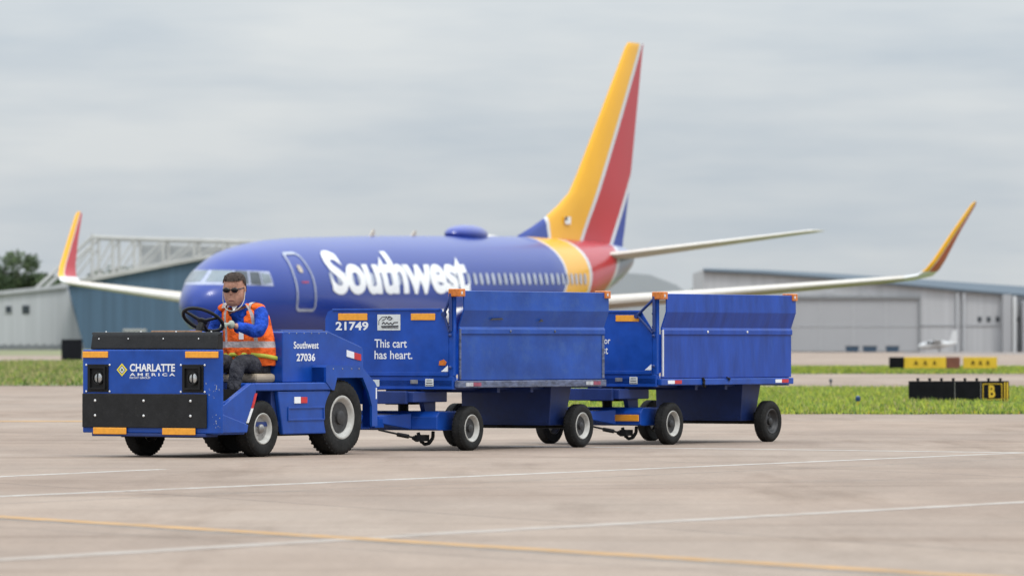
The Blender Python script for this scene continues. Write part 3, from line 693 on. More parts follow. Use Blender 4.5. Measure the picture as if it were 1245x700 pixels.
# ================================================================== BAGGAGE CARTS
def make_cart(u0, worn, label, decal):
    c = thing('baggage_cart', label, 'baggage cart', tp(u0, 0), TH, 'baggage carts towed by the tractor')
    gate = M['gate_blue_worn'] if worn else M['gate_blue']; cb = M['cart_blue']; db = M['dark_blue']
    L_, W_ = 2.69, 1.46
    b = MB(); b.box(0,L_,.03,W_,.60,.665); b.box(0,.06,.02,W_,.575,.70); b.box(L_-.06,L_,.02,W_,.575,.70); df = b.build('deck', cb, c, bevel=.006)
    b = MB(); b.box(.02,L_+.005,-.03,.018,.59,.655); rl = b.build('side_rail', M['scuff_rail'] if worn else cb, c, bevel=.008)
    t = MB()
    for x in (.14, 2.31): t.box(x,x+.13,-.034,-.0305,.605,.64); t.box(x+.132,x+.27,-.034,-.0305,.605,.64,1)
    t.build('reflective_tape', [M['tape_w'], M['tape_r']] if worn else [M['white'], M['red']], rl)
    b = MB(); b.box(0,L_,W_+.002,W_+.04,.59,.655); b.build('side_rail', cb, c)
    # near side gate: flat lower leaf, ledge, upper flap standing proud
    prof = [(-.004,.662),(-.004,1.085),(-.018,1.095),(-.018,1.135),(-.004,1.16),(-.060,1.315),(-.058,1.495),(-.046,1.498),(-.045,1.318),(.012,1.16),(.012,.662)]
    b = MB(); b.prism([(p[0],p[1]) for p in prof], .07, L_, 'x'); g = b.build('side_gate', gate, c, bevel=.003)
    r = MB()
    for x in (.95,1.75) : r.ell((x,-.020,1.12),(.014,.010,.014),8,5)
    for x in (.07,): r.box(x-.004,x+.012,-.02,-.005,.68,1.14)
    r.build('gate_fitting', M['steel'] if not worn else M['scuff_rail'], g)
    if worn:
        MB().box(L_-.045,L_-.004,-.012,-.0045,.67,1.08).build('edge_strip', M['scuff_rail'], g)
        MB().box(.072,.088,-.012,-.0045,.67,1.08).build('edge_strip', M['rust'], g)
        s = MB()
        for (x0,x1,z0,z1) in ((.55,.78,1.225,1.245),(1.42,1.5,1.21,1.235)): s.prism([(x0,z0),(x1,z0+.003),(x1-.03,z1),(x0+.04,z1-.004)], -.048,-.040,'y')
        s.build('dent_shade', M['ink'], g)  # dents drawn as dark slivers, their shade put into the colour
    # posts
    for x in (.0, L_-.05):
        b = MB(); b.box(x+.004,x+.052,.014,.07,.70,1.50); b.build('post', cb, c, bevel=.004)
    for x in (.0, L_-.05):
        b = MB(); b.box(x+.004,x+.052,W_-.06,W_,.70,1.24); b.build('post', cb, c, bevel=.004)
    # amber corner lamps
    for x0 in (-.03, L_-.085):
        b = MB(); b.box(x0,x0+.10,-.075,.055,1.44,1.515); lm = b.build('corner_lamp', M['amber_lamp'], c, bevel=.008)
        MB().box(x0+.02,x0+.04,-.082,-.0755,1.465,1.49).build('lamp_screw', M['steel'], lm)
    # end panels, upper near corner cut back with brace
    cutv, bv = (.15,.11) if worn else (.19,.235)
    for k, x in enumerate((.0, L_-.012)):
        pl = [(W_-.01,.70),(W_-.01,1.255),(W_-.035,1.305),(W_-.09,1.325),(cutv,1.325),(cutv-.012,1.30),(.07,1.145),(.07,.70)]
        b = MB(); b.prism(pl, x, x+.012, 'x'); e = b.build('end_panel', cb, c)
        b = MB(); b.box(x-.012,x-.001,cutv+.01,W_-.09,1.312,1.332); b.box(x-.012,x-.001,.07,W_-.02,.70,.735); b.build('end_frame', cb, e, bevel=.003)
        b = MB(); b.cyl((x-.02,.03,1.45),(x-.02,bv,1.275),.015,n=8); b.cyl((x-.02,bv,1.29),(x-.02,.05,1.11),.012,n=8)
        b.cyl((x-.02,.035,1.12),(x-.02,.035,1.47),.016,n=8); b.cyl((x-.035,bv,1.275),(x,bv,1.275),.024,n=10)
        for z in (1.30,1.17,1.08,.78): b.ell((x-.022,.04,z),(.018,.018,.018),8,5)
        b.build('brace', db, c, smooth=True)
        if k == 0:
            FX = x-.0025
            MB().box(x-.008,x-.001,.975,1.305,1.222,1.288).build('reflector', M['amber'], e, bevel=.006)
            MB().box(x-.008,x-.001,.215,.485,1.222,1.285).build('reflector', M['amber'], e, bevel=.006)
            if decal == 'a':
                decal_text('lettering', '21749', front_map(FX,1.335,.965,1.128,1.210), M['white'], e, .03, 1.02)
                decal_text('lettering', 'This cart', front_map(FX,.895,.532,.965,1.045), M['white'], e, .012)
                decal_text('lettering', 'has heart.', front_map(FX,.895,.470,.858,.938), M['white'], e, .012)
                s = MB(); s.box(x-.004,x-.0015,.605,.862,1.128,1.277); s.build('sticker', M['sticker'], e)
                s = MB()
                def cv(pts, r): s.tube([(x-.0045, .862-.257*a, 1.128+.149*b_) for a, b_ in pts], r, 5)
                cv([(.06,.35),(.07,.62),(.2,.82),(.42,.86),(.36,.72),(.2,.60)], .0035); cv([(.44,.70),(.5,.86),(.62,.80)], .006); cv([(.5,.66),(.6,.68),(.66,.78)],.005)
                cv([(.2,.40),(.28,.52),(.34,.38),(.42,.50),(.5,.38),(.58,.48),(.66,.36),(.74,.50),(.9,.50)], .005)
                cv([(.18,.24),(.92,.26)], .008); cv([(.22,.15),(.92,.15)], .003)
                s.build('sticker_print', M['ink'], e)
            else:
                decal_text('lettering', 'or', front_map(FX,.62,.548,1.00,1.045), M['white'], e, .012)
                decal_text('lettering', 'st', front_map(FX,.635,.575,.90,.965), M['white'], e, .012)
            # orange marker and scuffs low in the corner
            if worn:
                s = MB(); s.prism([(.17,.80),(.10,.80),(.09,.83),(.12,.855),(.165,.84)], x-.012,x-.001,'x'); s.build('marker', M['amber_lamp'], e)
            s = MB(); s.prism([(.15,.742),(.075,.742),(.075,.80)], x-.006,x-.001,'x'); s.build('gusset', M['white'], e)
            MB().box(x-.006,x-.002,.235,.325,.605,.675).build('data_plate', M['sticker'], df); MB().box(x-.006,x-.002,.41,.49,.628,.665).build('data_plate', M['hub_grey'], df)
            if worn: MB().box(x-.006,x-.002,.84,.95,.60,.665).build('data_plate', M['sticker'], df)
            s = MB(); s.box(x-.0075,x-.0065,.245,.315,.632,.640); s.box(x-.0075,x-.0065,.24,.32,.612,.618); s.box(x-.0075,x-.0065,.25,.31,.655,.661); s.build('plate_print', M['ink'], df)
    b = MB(); b.box(.02,L_-.02,W_-.02,W_,.70,1.10); b.build('far_side_panel', cb, c)
    # low body under the deck
    b = MB()
    tn, bn = [(2.07,.22),(2.45,.22),(2.45,1.25),(2.07,1.25)], [(2.07,.24),(2.36,.24),(2.36,1.24),(2.07,1.24)]
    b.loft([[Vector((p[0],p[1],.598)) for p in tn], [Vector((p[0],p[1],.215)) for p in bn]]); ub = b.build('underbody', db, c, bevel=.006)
    MB().box(2.058,2.069,.26,1.22,.24,.262).build('seam', db, ub)
    MB().box(2.1,2.3,.30,.75,.20,.214).build('skid', M['black_metal'], ub); MB().box(2.1,2.3,.85,1.15,.195,.214).build('skid', M['black_metal'], ub)
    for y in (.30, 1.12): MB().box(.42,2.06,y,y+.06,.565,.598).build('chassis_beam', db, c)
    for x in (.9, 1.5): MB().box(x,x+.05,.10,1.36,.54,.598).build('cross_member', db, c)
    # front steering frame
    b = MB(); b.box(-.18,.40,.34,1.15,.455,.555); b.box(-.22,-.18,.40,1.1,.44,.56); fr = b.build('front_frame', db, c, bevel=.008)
    b = MB(); b.prism([(.15,.35),(.32,.35),(.32,.56),(.10,.598),(.05,.598)], .42, .47, 'y'); b.build('gusset_plate', db, fr)
    b = MB(); b.lathe([(.0,.455),(.17,.455),(.17,.43),(.05,.43),(.05,.36),(.0,.36)],(.255,.74,0),'z',24); b.build('turntable', M['black_metal'], c)
    b = MB(); b.loft([[Vector(p) for p in ((-.25,.68,.26),(-.25,.80,.26),(-.25,.80,.33),(-.25,.68,.33))],[Vector(p) for p in ((.03,.50,.20),(.03,.98,.20),(.03,.98,.35),(.03,.50,.35))]]); b.loft([[Vector(p) for p in ((.032,.22,.20),(.032,1.25,.20),(.032,1.25,.32),(.032,.22,.32))],[Vector(p) for p in ((.08,.22,.19),(.08,1.25,.19),(.08,1.25,.37),(.08,.22,.37))],[Vector(p) for p in ((.48,.22,.19),(.48,1.25,.19),(.48,1.25,.37),(.48,.22,.37))]])
    ax = b.build('steering_frame', cb, c, bevel=.008)
    MB().cyl((.36,.14,.21),(.36,1.43,.21),.022).build('axle', M['black_metal'], c)
    MB().cyl((2.36,.14,.21),(2.36,1.43,.21),.03).build('axle', M['black_metal'], c)
    b = MB(); b.box(2.30,2.44,.16,.22,.19,.30); b.box(2.30,2.44,1.25,1.41,.19,.30); b.build('axle_bracket', M['black_metal'], c)
    b = MB(); b.box(.50,.56,.16,.20,.19,.25); b.build('spring_bracket', db, c)
    if not worn:
        MB().box(.018,.028,.235,.56,.235,.300).build('reflector', M['amber'], ax, bevel=.004)
    # drawbar reaching the vehicle ahead, with safety chain hook under it
    b = MB(); xe = -1.16 if worn else -.98
    b.cyl((-.22,.74,.295),(xe,.74,.335),.032,n=10); b.lathe([(.025,-.02),(.055,-.02),(.055,.02),(.025,.02),(.025,-.02)],(xe-.04,.74,.335),'z',16)
    b.box(-.45,-.20,.66,.82,.22,.30); b.build('drawbar', cb, c)
    b = MB(); b.cyl((-.35,.62,.20),(-.02,.45,.125),.010,n=6); b.cyl((-.16,.535,.155),(-.06,.475,.135),.02,n=8); b.box(-.01,.12,.36,.44,.09,.15)
    b.tube([(-.02,.45,.125),(.03,.44,.10),(.09,.43,.12)],.020,6); b.tube([(.05,.44,.17),(.07,.43,.10),(.10,.40,.06),(.15,.38,.07),(.18,.36,.12),(.17,.35,.18)],.017,6)
    for k in range(7): b.ell((.02+.025*k,.44-.012*k,.105+.025*math.sin(k*2.1)),(.018,.016,.016),8,5)
    b.build('chain_hook', M['black_metal'], c)
    for (u, near) in ((.36,1),(.36,0),(2.36,1),(2.36,0)):
        a, d = (.03,.145) if near else (1.535,1.42)
        wheel(c, u, a, d, .210, .130, white=(worn or near == 0 or u < 1), hub=.035)
    return c
cart1 = make_cart(3.145, True, 'front baggage cart with scuffed blue side gate, marked 21749 and hitched behind the tractor', 'a')
cart2 = make_cart(6.875, False, 'rear baggage cart with cleaner glossy blue side gate at the end of the train', 'b')
# cart 2 strap over rail
b = MB(); b.tube([(.82,-.036,.66),(.84,-.040,.63),(.83,-.038,.60),(.86,-.036,.57)],.016,6); b.build('strap', M['black_metal'], cart2); b = MB(); b.tube([(1.30,-.036,.665),(1.36,-.04,.65),(1.34,-.04,.63)],.008,6); b.build('strap', M['black_metal'], cart2)

# ================================================================== AIRLINER
AH = R(90-24.7)
air = thing('airliner', 'blue twin-jet airliner with yellow and red tail stripes taxiing behind the carts', 'airliner', (-10.75,184.0,0), AH)
# local: +x towards the tail (s), +y = starboard/away (t = -y port), z up
crown = [(0,2.24),(.10,2.48),(.23,2.68),(.5,2.90),(.97,3.16),(1.35,3.42),(1.83,3.70),(2.4,3.93),(3.28,4.15),(4.75,4.36),(6.2,4.48),(7.75,4.56),(14,4.73),(21.4,4.86),(27,4.93),(30,4.90),(33,4.84),(35,4.76),(36.2,4.60),(36.7,4.42)]
keel = [(0,2.20),(.10,1.98),(.23,1.80),(.5,1.62),(.97,1.40),(1.83,1.10),(3.28,.86),(4.75,.74),(7.75,.68),(14,.80),(21.4,.93),(24.5,.98),(27,1.20),(30,1.85),(33,2.75),(35,3.35),(36.2,3.85),(36.7,4.28)]
halfw = [(0,.01),(.10,.24),(.23,.42),(.5,.68),(.97,.98),(1.83,1.34),(3.28,1.66),(4.75,1.80),(7.75,1.88),(14,1.88),(21.4,1.88),(26,1.86),(30,1.42),(33,.95),(35,.60),(36.2,.35),(36.7,.08)]
def nose_shift(tab): return [((.95+s*(7.75-.95)/7.75) if s < 7.75 else s, v) for s, v in tab]
crown, keel, halfw = nose_shift(crown), nose_shift(keel), nose_shift(halfw)
def interp(tab, s):
    if s <= tab[0][0]: return tab[0][1]
    for i, ((a, x), (b_, y)) in enumerate(zip(tab, tab[1:])):
        if s <= b_:
            f = (s-a)/(b_-a)
            return x+(y-x)*f
    return tab[-1][1]
def sm(tab, s, w=.35):
    if s < 1.95: w = .06
    ww = min(w, s-.95)
    return (interp(tab,s-ww)+2*interp(tab,s)+interp(tab,s+ww))/4
def sect(s): c_, k_ = sm(crown,s), sm(keel,s); return (c_+k_)/2, (c_-k_)/2, sm(halfw,s)
def surf(s, z, off=.012):      # port side point at height z
    zc_, rz, ry = sect(s); q = max(-1, min(1, (z-zc_)/rz)); t = ry*math.sqrt(max(0, 1-q*q))
    n = Vector((0, -t/ry**2 if ry else 0, (z-zc_)/rz**2)).normalized()
    return Vector((s, -t, z)) + n*off
def ff(s, z): return 0
# livery material
def livery(name, kind):
    m = bpy.data.materials.new(name); m.use_nodes = True; t = m.node_tree; bs = t.nodes['Principled BSDF']
    N = t.nodes.new; Lk = t.links.new
    tcn = N('ShaderNodeTexCoord'); sp = N('ShaderNodeSeparateXYZ'); Lk(tcn.outputs['Object'], sp.inputs[0]); X, Z = sp.outputs[0], sp.outputs[2]
    def ma(op, a, b=None):
        n = N('ShaderNodeMath'); n.operation = op
        for i, v in enumerate((a, b)):
            if v is None: continue
            if isinstance(v, (int, float)): n.inputs[i].default_value = v
            else: Lk(v, n.inputs[i])
        return n.outputs[0]
    blue, yel, sil, red, lb = (.006,.033,.25,1), (.74,.365,.004,1), (.55,.56,.60,1), (.42,.008,.020,1), (.20,.24,.38,1)
    def step(cur, cond, colr):
        x = N('ShaderNodeMix'); x.data_type = 'RGBA'; Lk(cond, x.inputs[0])
        if isinstance(cur, tuple): x.inputs[6].default_value = cur
        else: Lk(cur, x.inputs[6])
        x.inputs[7].default_value = colr; return x.outputs[2]
    if kind == 'fuselage':
        dz = ma('SUBTRACT', Z, 3.9); dz2 = ma('MULTIPLY', dz, dz)
        a = ma('ADD', X, ma('MULTIPLY', dz2, .45)); b2 = ma('ADD', X, ma('MULTIPLY', dz2, .30))
        cur = step(blue, ma('GREATER_THAN', a, 26.75), sil)
        cur = step(cur, ma('GREATER_THAN', a, 26.95), yel)
        cur = step(cur, ma('GREATER_THAN', b2, 29.45), sil)
        cur = step(cur, ma('GREATER_THAN', b2, 29.75), red)
        c3 = ma('SUBTRACT', X, ma('MULTIPLY', ma('SUBTRACT', Z, 4.0), 1.1))
        cur = step(cur, ma('GREATER_THAN', c3, 33.2), sil)
        cur = step(cur, ma('GREATER_THAN', c3, 33.6), lb)
    elif kind == 'fin':
        c_ = ma('SUBTRACT', X, ma('MULTIPLY', ma('SUBTRACT', Z, 5.0), .775))
        cur = step(yel, ma('GREATER_THAN', c_, 31.58), sil)
        cur = step(cur, ma('GREATER_THAN', c_, 31.90), red)
        cur = step(cur, ma('GREATER_THAN', c_, 34.65), sil)
        cur = step(cur, ma('GREATER_THAN', c_, 35.0), blue)
        cur = step(cur, ma('LESS_THAN', X, 28.75), sil)
        cur = step(cur, ma('LESS_THAN', X, 28.5), blue)
    elif kind == 'winglet':
        c_ = ma('SUBTRACT', X, ma('MULTIPLY', ma('SUBTRACT', Z, 3.4), 1.12))
        cur = step(yel, ma('GREATER_THAN', c_, 21.92), sil)
        cur = step(cur, ma('GREATER_THAN', c_, 21.98), red)
        cur = step(cur, ma('LESS_THAN', Z, 3.50), (.62,.62,.62,1))
    ns = N('ShaderNodeTexNoise'); ns.inputs['Scale'].default_value = .6; ns.inputs['Detail'].default_value = 4; Lk(tcn.outputs['Object'], ns.inputs['Vector'])
    rp = N('ShaderNodeValToRGB'); Lk(ns.outputs[0], rp.inputs[0]); rp.color_ramp.elements[0].color = (.92,.92,.92,1); rp.color_ramp.elements[1].color = (1.06,1.06,1.06,1)
    x = N('ShaderNodeMix'); x.data_type = 'RGBA'; x.blend_type = 'MULTIPLY'; x.inputs[0].default_value = 1; Lk(cur, x.inputs[6]); Lk(rp.outputs[0], x.inputs[7])
    Lk(x.outputs[2], bs.inputs['Base Color']); bs.inputs['Roughness'].default_value = .30; bs.inputs['Coat Weight'].default_value = .28 if kind == 'fuselage' else .15; bs.inputs['Specular IOR Level'].default_value = .35; bs.inputs['Coat Roughness'].default_value = .12
    return m
M['liv_f'] = livery('airliner_fuselage_paint', 'fuselage'); M['liv_t'] = livery('airliner_fin_paint', 'fin'); M['liv_w'] = livery('airliner_winglet_paint', 'winglet')
M['wing_grey'] = mat('wing_grey', (.46,.40,.33), .4, var=.08, vscale=.8)
M['wing_light'] = mat('polished_leading_edge', (.60,.565,.52), .55, var=.05)
M['air_glass'] = mat('cockpit_glass', (.20,.23,.25), .12, metal=.7, var=.1)
M['win'] = mat('cabin_window', (.34,.37,.46), .25, var=.15, vscale=1.5)  # sky reflected in the windows is put into the pale base colour
M['air_glass_dark'] = mat('windscreen_glass', (.07,.08,.09), .1, metal=.5)
M['surround'] = mat('cockpit_surround', (.30,.33,.46), .35, coat=.4)
M['air_blue'] = mat('airliner_blue', (.012,.032,.27), .3, coat=.5)
ss = [.95+x*.8774 for x in (0,.03,.08,.15,.23,.35,.5,.7,.97,1.2,1.5,1.83,2.2,2.7,3.28,4,4.75,6)]+[7.75]+[9+i for i in range(16)]+[25+.5*i for i in range(23)]+[36.4,36.6,36.7]
ns_ = 56; rings = []
for s in ss:
    zc_, rz, ry = sect(s); rings.append([Vector((s, -ry*math.cos(2*math.pi*i/ns_), zc_+rz*math.sin(2*math.pi*i/ns_))) for i in range(ns_)])
b = MB(); b.loft(rings); fus = b.build('fuselage', M['liv_f'], air, smooth=True)
# lettering wrapped over the side
uv, fs = text_geo('Southwest', .034, .95)
me = bpy.data.meshes.new('t2'); me.from_pydata([(a*10.75, c_*1.0, 0) for a, c_ in uv], [], fs)
bm = bmesh.new(); bm.from_mesh(me)
for k in range(1, 14):
    bmesh.ops.bisect_plane(bm, geom=bm.verts[:]+bm.edges[:]+bm.faces[:], plane_co=(0,k/14,0), plane_no=(0,1,0))
for k in range(1, 24):
    bmesh.ops.bisect_plane(bm, geom=bm.verts[:]+bm.edges[:]+bm.faces[:], plane_co=(k*.5,0,0), plane_no=(1,0,0))
bm.verts.index_update()
tv = [v.co.copy() for v in bm.verts]; tf = [tuple(v.index for v in f.verts) for f in bm.faces]; bm.free()
b = MB(); b.add([surf(7.35+p.x, 2.64+.012*p.x + p.y*1.47, .02) for p in tv], tf); b.build('title_lettering', M['white'], fus, fix=False)
# cabin windows
def patch(s0, s1, z0, z1, off, ns2=2, nz=5, cut=.35):
    pts = []
    for j in range(nz+1):
        fz = j/nz; e = 1-cut*abs(2*fz-1)**4; sc_ = (s0+s1)/2
        for i in range(ns2+1): pts.append(surf(sc_+(s1-s0)*(i/ns2-.5)*e, z0+(z1-z0)*fz, off))
    return pts, [(j*(ns2+1)+i, j*(ns2+1)+i+1, (j+1)*(ns2+1)+i+1, (j+1)*(ns2+1)+i) for j in range(nz) for i in range(ns2)]
for k in range(43):
    s = 7.3+.508*k
    z0 = 3.08+.010*(s-18)
    b = MB(); b.add(*patch(s, s+.27, z0, z0+.40, .010 if s < 18.2 else .024)); b.build('window', M['win'], air, fix=False)
# door outline
b = MB()
def frame_path(pts, w, off):
    n = len(pts)
    for i in range(n):
        a, c_ = pts[i], pts[(i+1) % n]; d = (Vector(c_)-Vector(a)); L0 = d.length
        k = max(1, int(L0/.15)); nn = Vector((-d.y, d.x)).normalized()*w/2
        for j in range(k):
            p, q = Vector(a)+d*(j/k), Vector(a)+d*((j+1)/k)
            b.add([surf(p.x-nn.x,p.y-nn.y,off), surf(q.x-nn.x,q.y-nn.y,off), surf(q.x+nn.x,q.y+nn.y,off), surf(p.x+nn.x,p.y+nn.y,off)], [(0,1,2,3)])
frame_path([(5.0,2.12),(4.90,2.22),(4.92,3.3),(5.08,3.88),(5.22,3.98),(5.85,4.0),(6.0,3.9),(6.10,3.3),(6.14,2.22),(6.04,2.12)], .085, .022)
dr = b.build('door', M['win'], air, fix=False)
b = MB(); b.add(*patch(5.35,5.62,3.35,3.6,.02)); b.build('door_window', M['wing_grey'], dr, fix=False)
b = MB(); b.add(*patch(5.3,5.75,3.02,3.06,.02,2,1,0)); b.build('handle', M['red'], dr, fix=False)
# cockpit glazing by radial casting on the nose
def inside(p):
    if p.x < .96: return False
    zc_, rz, ry = sect(p.x); return (p.y/ry)**2 + ((p.z-zc_)/rz)**2 < 1
def hit(phi, z, off=.015):
    o = Vector((4.1,0,z)); d = Vector((-math.cos(R(phi)), -math.sin(R(phi)), 0)); lo, hi = 0.0, 4.0
    for _ in range(26):
        mi = (lo+hi)/2
        if inside(o+d*mi): lo = mi
        else: hi = mi
    return o+d*(lo+off)
for (a0,a1,zb0,zb1,zt0,zt1,fr_) in ((-50,73,2.95,2.90,3.44,3.38,1),(-48,-24,3.00,3.02,3.36,3.40,0),(-22,-2,3.02,3.03,3.40,3.42,0),(2,22,3.03,3.02,3.42,3.40,0),(24,38,3.00,2.96,3.40,3.38,0),(40,54,2.95,2.93,3.37,3.35,0),(56,71,2.94,3.02,3.34,3.28,0)):
    pts = []; na, nz = (8 if not fr_ else 60), 4
    for j in range(nz+1):
        for i in range(na+1):
            f = i/na; zb, ztt = zb0+(zb1-zb0)*f, zt0+(zt1-zt0)*f; pts.append(hit(a0+(a1-a0)*f, zb+(ztt-zb)*j/nz, .008 if fr_ else .02))
    b = MB(); b.add(pts, [(j*(na+1)+i, j*(na+1)+i+1, (j+1)*(na+1)+i+1, (j+1)*(na+1)+i) for j in range(nz) for i in range(na)]); b.build('cockpit_window' if not fr_ else 'window_surround', (M['air_glass_dark'] if 20 < a0 < 50 else M['air_glass']) if not fr_ else M['surround'], air, smooth=True, fix=False)
# dome and antennas
b = MB(); b.ell((21.8,0,4.93),(1.45,.55,.34),24,12); b.build('radome', M['air_blue'], air, smooth=True)
b = MB(); b.prism([(17.2,4.77),(17.6,4.77),(17.65,4.98),(17.5,4.98)], -.02,.02,'y'); b.prism([(13.9,4.70),(14.3,4.72),(14.3,4.96),(14.2,4.96)], -.02,.02,'y'); b.build('antenna', M['wing_grey'], air)
# fin
def foil(le, te, th, y0, axis_pt):  # one airfoil ring in the x-(normal) plane
    c_ = te-le; out = []
    for f, h in ((0,0),(.02,.35),(.08,.7),(.25,1),(.5,.85),(.8,.35),(1,.03),(.8,-.35),(.5,-.85),(.25,-1),(.08,-.7),(.02,-.35)):
        out.append((le+c_*f, h*th/2))
    return out
def finring(z, le, te, th): return [Vector((x, y, z)) for x, y in foil(le, te, th, 0, 0)]
b = MB(); b.loft([finring(4.6,26.0,35.8,.50), finring(4.95,26.2,35.86,.40), finring(5.28,27.4,35.98,.36), finring(5.66,28.6,36.1,.36), finring(6.1,29.7,36.22,.40), finring(6.62,30.78,36.36,.42), finring(7.3,31.5,36.56,.42), finring(9.5,33.52,37.08,.32), finring(12.3,36.05,37.74,.17), finring(12.48,36.3,37.80,.12), finring(12.50,36.33,37.80,.10)])
fin = b.build('tail_fin', M['liv_t'], air, smooth=True)
b = MB()
for z in (6.0,):
    b.box(28.95+1.0,29.45+1.0,-.235,-.220,5.45,5.72); b.box(29.95,30.15,-.24,-.236,5.58,5.72,1)
b.build('flag_decal', [M['white'], M['ink']], fin)
# stabilisers
def hring(le, te, th, y, z): return [Vector((x, y, z+h)) for x, h in foil(le, te, th, 0, 0)]
for sg in (-1, 1):
    b = MB(); b.loft([hring(32.3,36.3,.34,sg*.3,4.30), hring(32.9,36.5,.30,sg*1.0,4.36), hring(37.2,38.7,.12,sg*7.0,5.26), hring(37.7,38.7,.05,sg*7.15,5.29)])
    b.build('stabiliser', M['wing_light'], air, smooth=True)
# wings
def wz(t): return 1.35+.165*t-.0 if t < 5.5 else (2.2575+.087*(t-5.5) if t < 14 else 2.997+.095*(t-14))
for sg, sc_ in ((-1,1.0),(1,.955)):
    st_ = [(0,10.5,20.5,1.0),(1.9,12.2,19.6,.85),(5.5,14.6,19.9,.55),(11,18.0,21.9,.36),(16.2,20.9,22.8,.22),(16.9,21.3,23.0,.19)]
    b = MB(); b.loft([hring(l,t_,th,sg*y*sc_,wz(y)) for y,l,t_,th in st_]); wg = b.build('wing', M['wing_grey'], air, smooth=True)
    b = MB(); 
    for (y0,l0,_,t0),(y1,l1,_,t1) in zip(st_[1:], st_[2:]):
        for (h0,h1,x0,x1) in ((0,.40,-.012,.03),(.40,.72,.03,.22),(0,-.40,-.012,.03)):
            b.add([(l0+x0,sg*y0*sc_,wz(y0)+h0*t0*.5*1.08),(l1+x0,sg*y1*sc_,wz(y1)+h0*t1*.5*1.08),(l1+x1,sg*y1*sc_,wz(y1)+h1*t1*.5*1.12),(l0+x1,sg*y0*sc_,wz(y0)+h1*t0*.5*1.12)],[(0,1,2,3)])
    b.build('leading_edge', M['wing_light'], wg, fix=False)
    rg = []
    for (dy, z, le, te, th, cant) in ((16.9,wz(16.9),21.3,23.0,.19,0),(17.3,3.36,21.6,23.1,.17,25),(17.52,3.58,21.85,23.2,.15,50),(17.66,3.9,22.2,23.4,.13,68),(17.95,4.9,23.3,24.1,.10,72),(18.24,5.85,24.4,24.9,.06,72),(18.28,5.98,24.65,24.88,.02,72)):
        y = sg*dy*sc_
        rg.append([Vector((x, y - sg*h*math.sin(R(cant)), z + h*math.cos(R(cant)))) for x, h in foil(le, te, th, 0, 0)])
    b = MB(); b.loft(rg); b.build('winglet', M['liv_w'], wg, smooth=True)
    # engine
    b = MB(); b.lathe([(.62,12.5),(.66,12.1),(.78,11.95),(.88,12.1),(.95,12.6),(.97,13.4),(.90,14.8),(.72,15.8),(.55,16.0),(.50,15.5)],(0,sg*4.83,1.42),'x',36); en = b.build('engine', M['air_blue'], air, smooth=True)
    b = MB(); b.lathe([(0,12.4),(.12,12.6),(.62,12.75)],(0,sg*4.83,1.42),'x',30); b.build('fan', M['black_metal'], en)
    b = MB(); b.prism([(13.2,2.2),(15.2,2.15),(16.4,2.15),(16.4,2.0),(14.8,1.9),(13.4,2.1)], sg*4.83-.12, sg*4.83+.12, 'y'); b.build('pylon', M['air_blue'], en)
def gear(x, y, zt_, r):
    b = MB(); b.cyl((x,y,r),(x,y,zt_),.09,n=12); b.cyl((x,y-.4,r),(x,y+.4,r),.06,n=10); g = b.build('landing_gear', M['wing_grey'], air)
    for s in (-1,1):
        b = MB(); b.lathe([(r*.4,-.12),(r*.9,-.14),(r,-.08),(r,.08),(r*.9,.14),(r*.4,.12),(r*.4,-.12)],(x,y+s*.38,r),'y',28); b.build('tyre', M['tyre'], g, smooth=True)
        MB().lathe([(0,-.06),(r*.4,-.10),(r*.4,.10),(0,.06)],(x,y+s*.38,r),'y',20).build('rim', M['wing_grey'], g)
gear(4.0,0,1.2,.34); gear(18.6,-2.86,2.0,.55); gear(18.6,2.86,2.0,.55)

# ================================================================== BACKGROUND BUILDINGS
M['hangar_white'] = mat('hangar_wall_light', (.43,.44,.46), .7, var=.09, vscale=.5, stretch=(3,1,.06))
M['hangar_blue'] = mat('hangar_wall_blue_grey', (.055,.105,.165), .6, var=.16, vscale=.4, stretch=(3,1,.06))
M['truss'] = mat('truss_pale_steel', (.40,.395,.375), .6, var=.1, vscale=.3)
M['hangar_r'] = mat('hangar_wall_grey', (.40,.405,.42), .75, var=.08, vscale=.5, stretch=(3,1,.06))
M['roof_dk'] = mat('roof_slate_blue', (.10,.125,.15), .8, spec=.1, var=.08, vscale=.05)
M['trim_dk'] = mat('dark_trim', (.09,.10,.11), .7)
M['door_grey'] = mat('hangar_door_grey', (.33,.335,.35), .7, var=.04, vscale=.1)
M['trim_mid'] = mat('mid_trim', (.20,.21,.22), .7)
M['jet_white'] = mat('jet_white', (.55,.56,.57), .4, var=.05)
M['win_dk'] = mat('dark_window', (.03,.04,.05), .2)
# left: white low building
D = 1000.0
wb = thing('terminal_shed', 'low white building with two small windows at left edge of the field', 'building', (at(40,D), D, 0))
x0, x1 = at(-80,D)-at(40,D), at(95,D)-at(40,D)
zl, zr = zt(359,D), zt(350,D)
b = MB(); b.prism([(x0,0),(x0,zl-1.2),(x1-2,zr),(x1+1.2,0)], 0, 35, 'y'); b.build('wall', M['hangar_white'], wb)
b = MB(); b.prism([(x0-.5,zl-1.2),(x0-.5,zl-.5),(x1-1.9,zr+.7),(x1-1.9,zr)], -.6, 35.5, 'y'); b.build('roof', M['hangar_r'], wb)
for px in (10.5, 31.5):
    xx = at(px,D)-at(40,D); w_ = MB().box(xx-.65,xx+.65,-.15,-.02,zt(381,D),zt(371,D)).build('window', M['hangar_white' if px<20 else 'trim_dk'], wb)
    MB().box(xx-.5,xx+.5,-.2,-.152,zt(380,D),zt(372,D)).build('pane', M['win_dk'], w_)
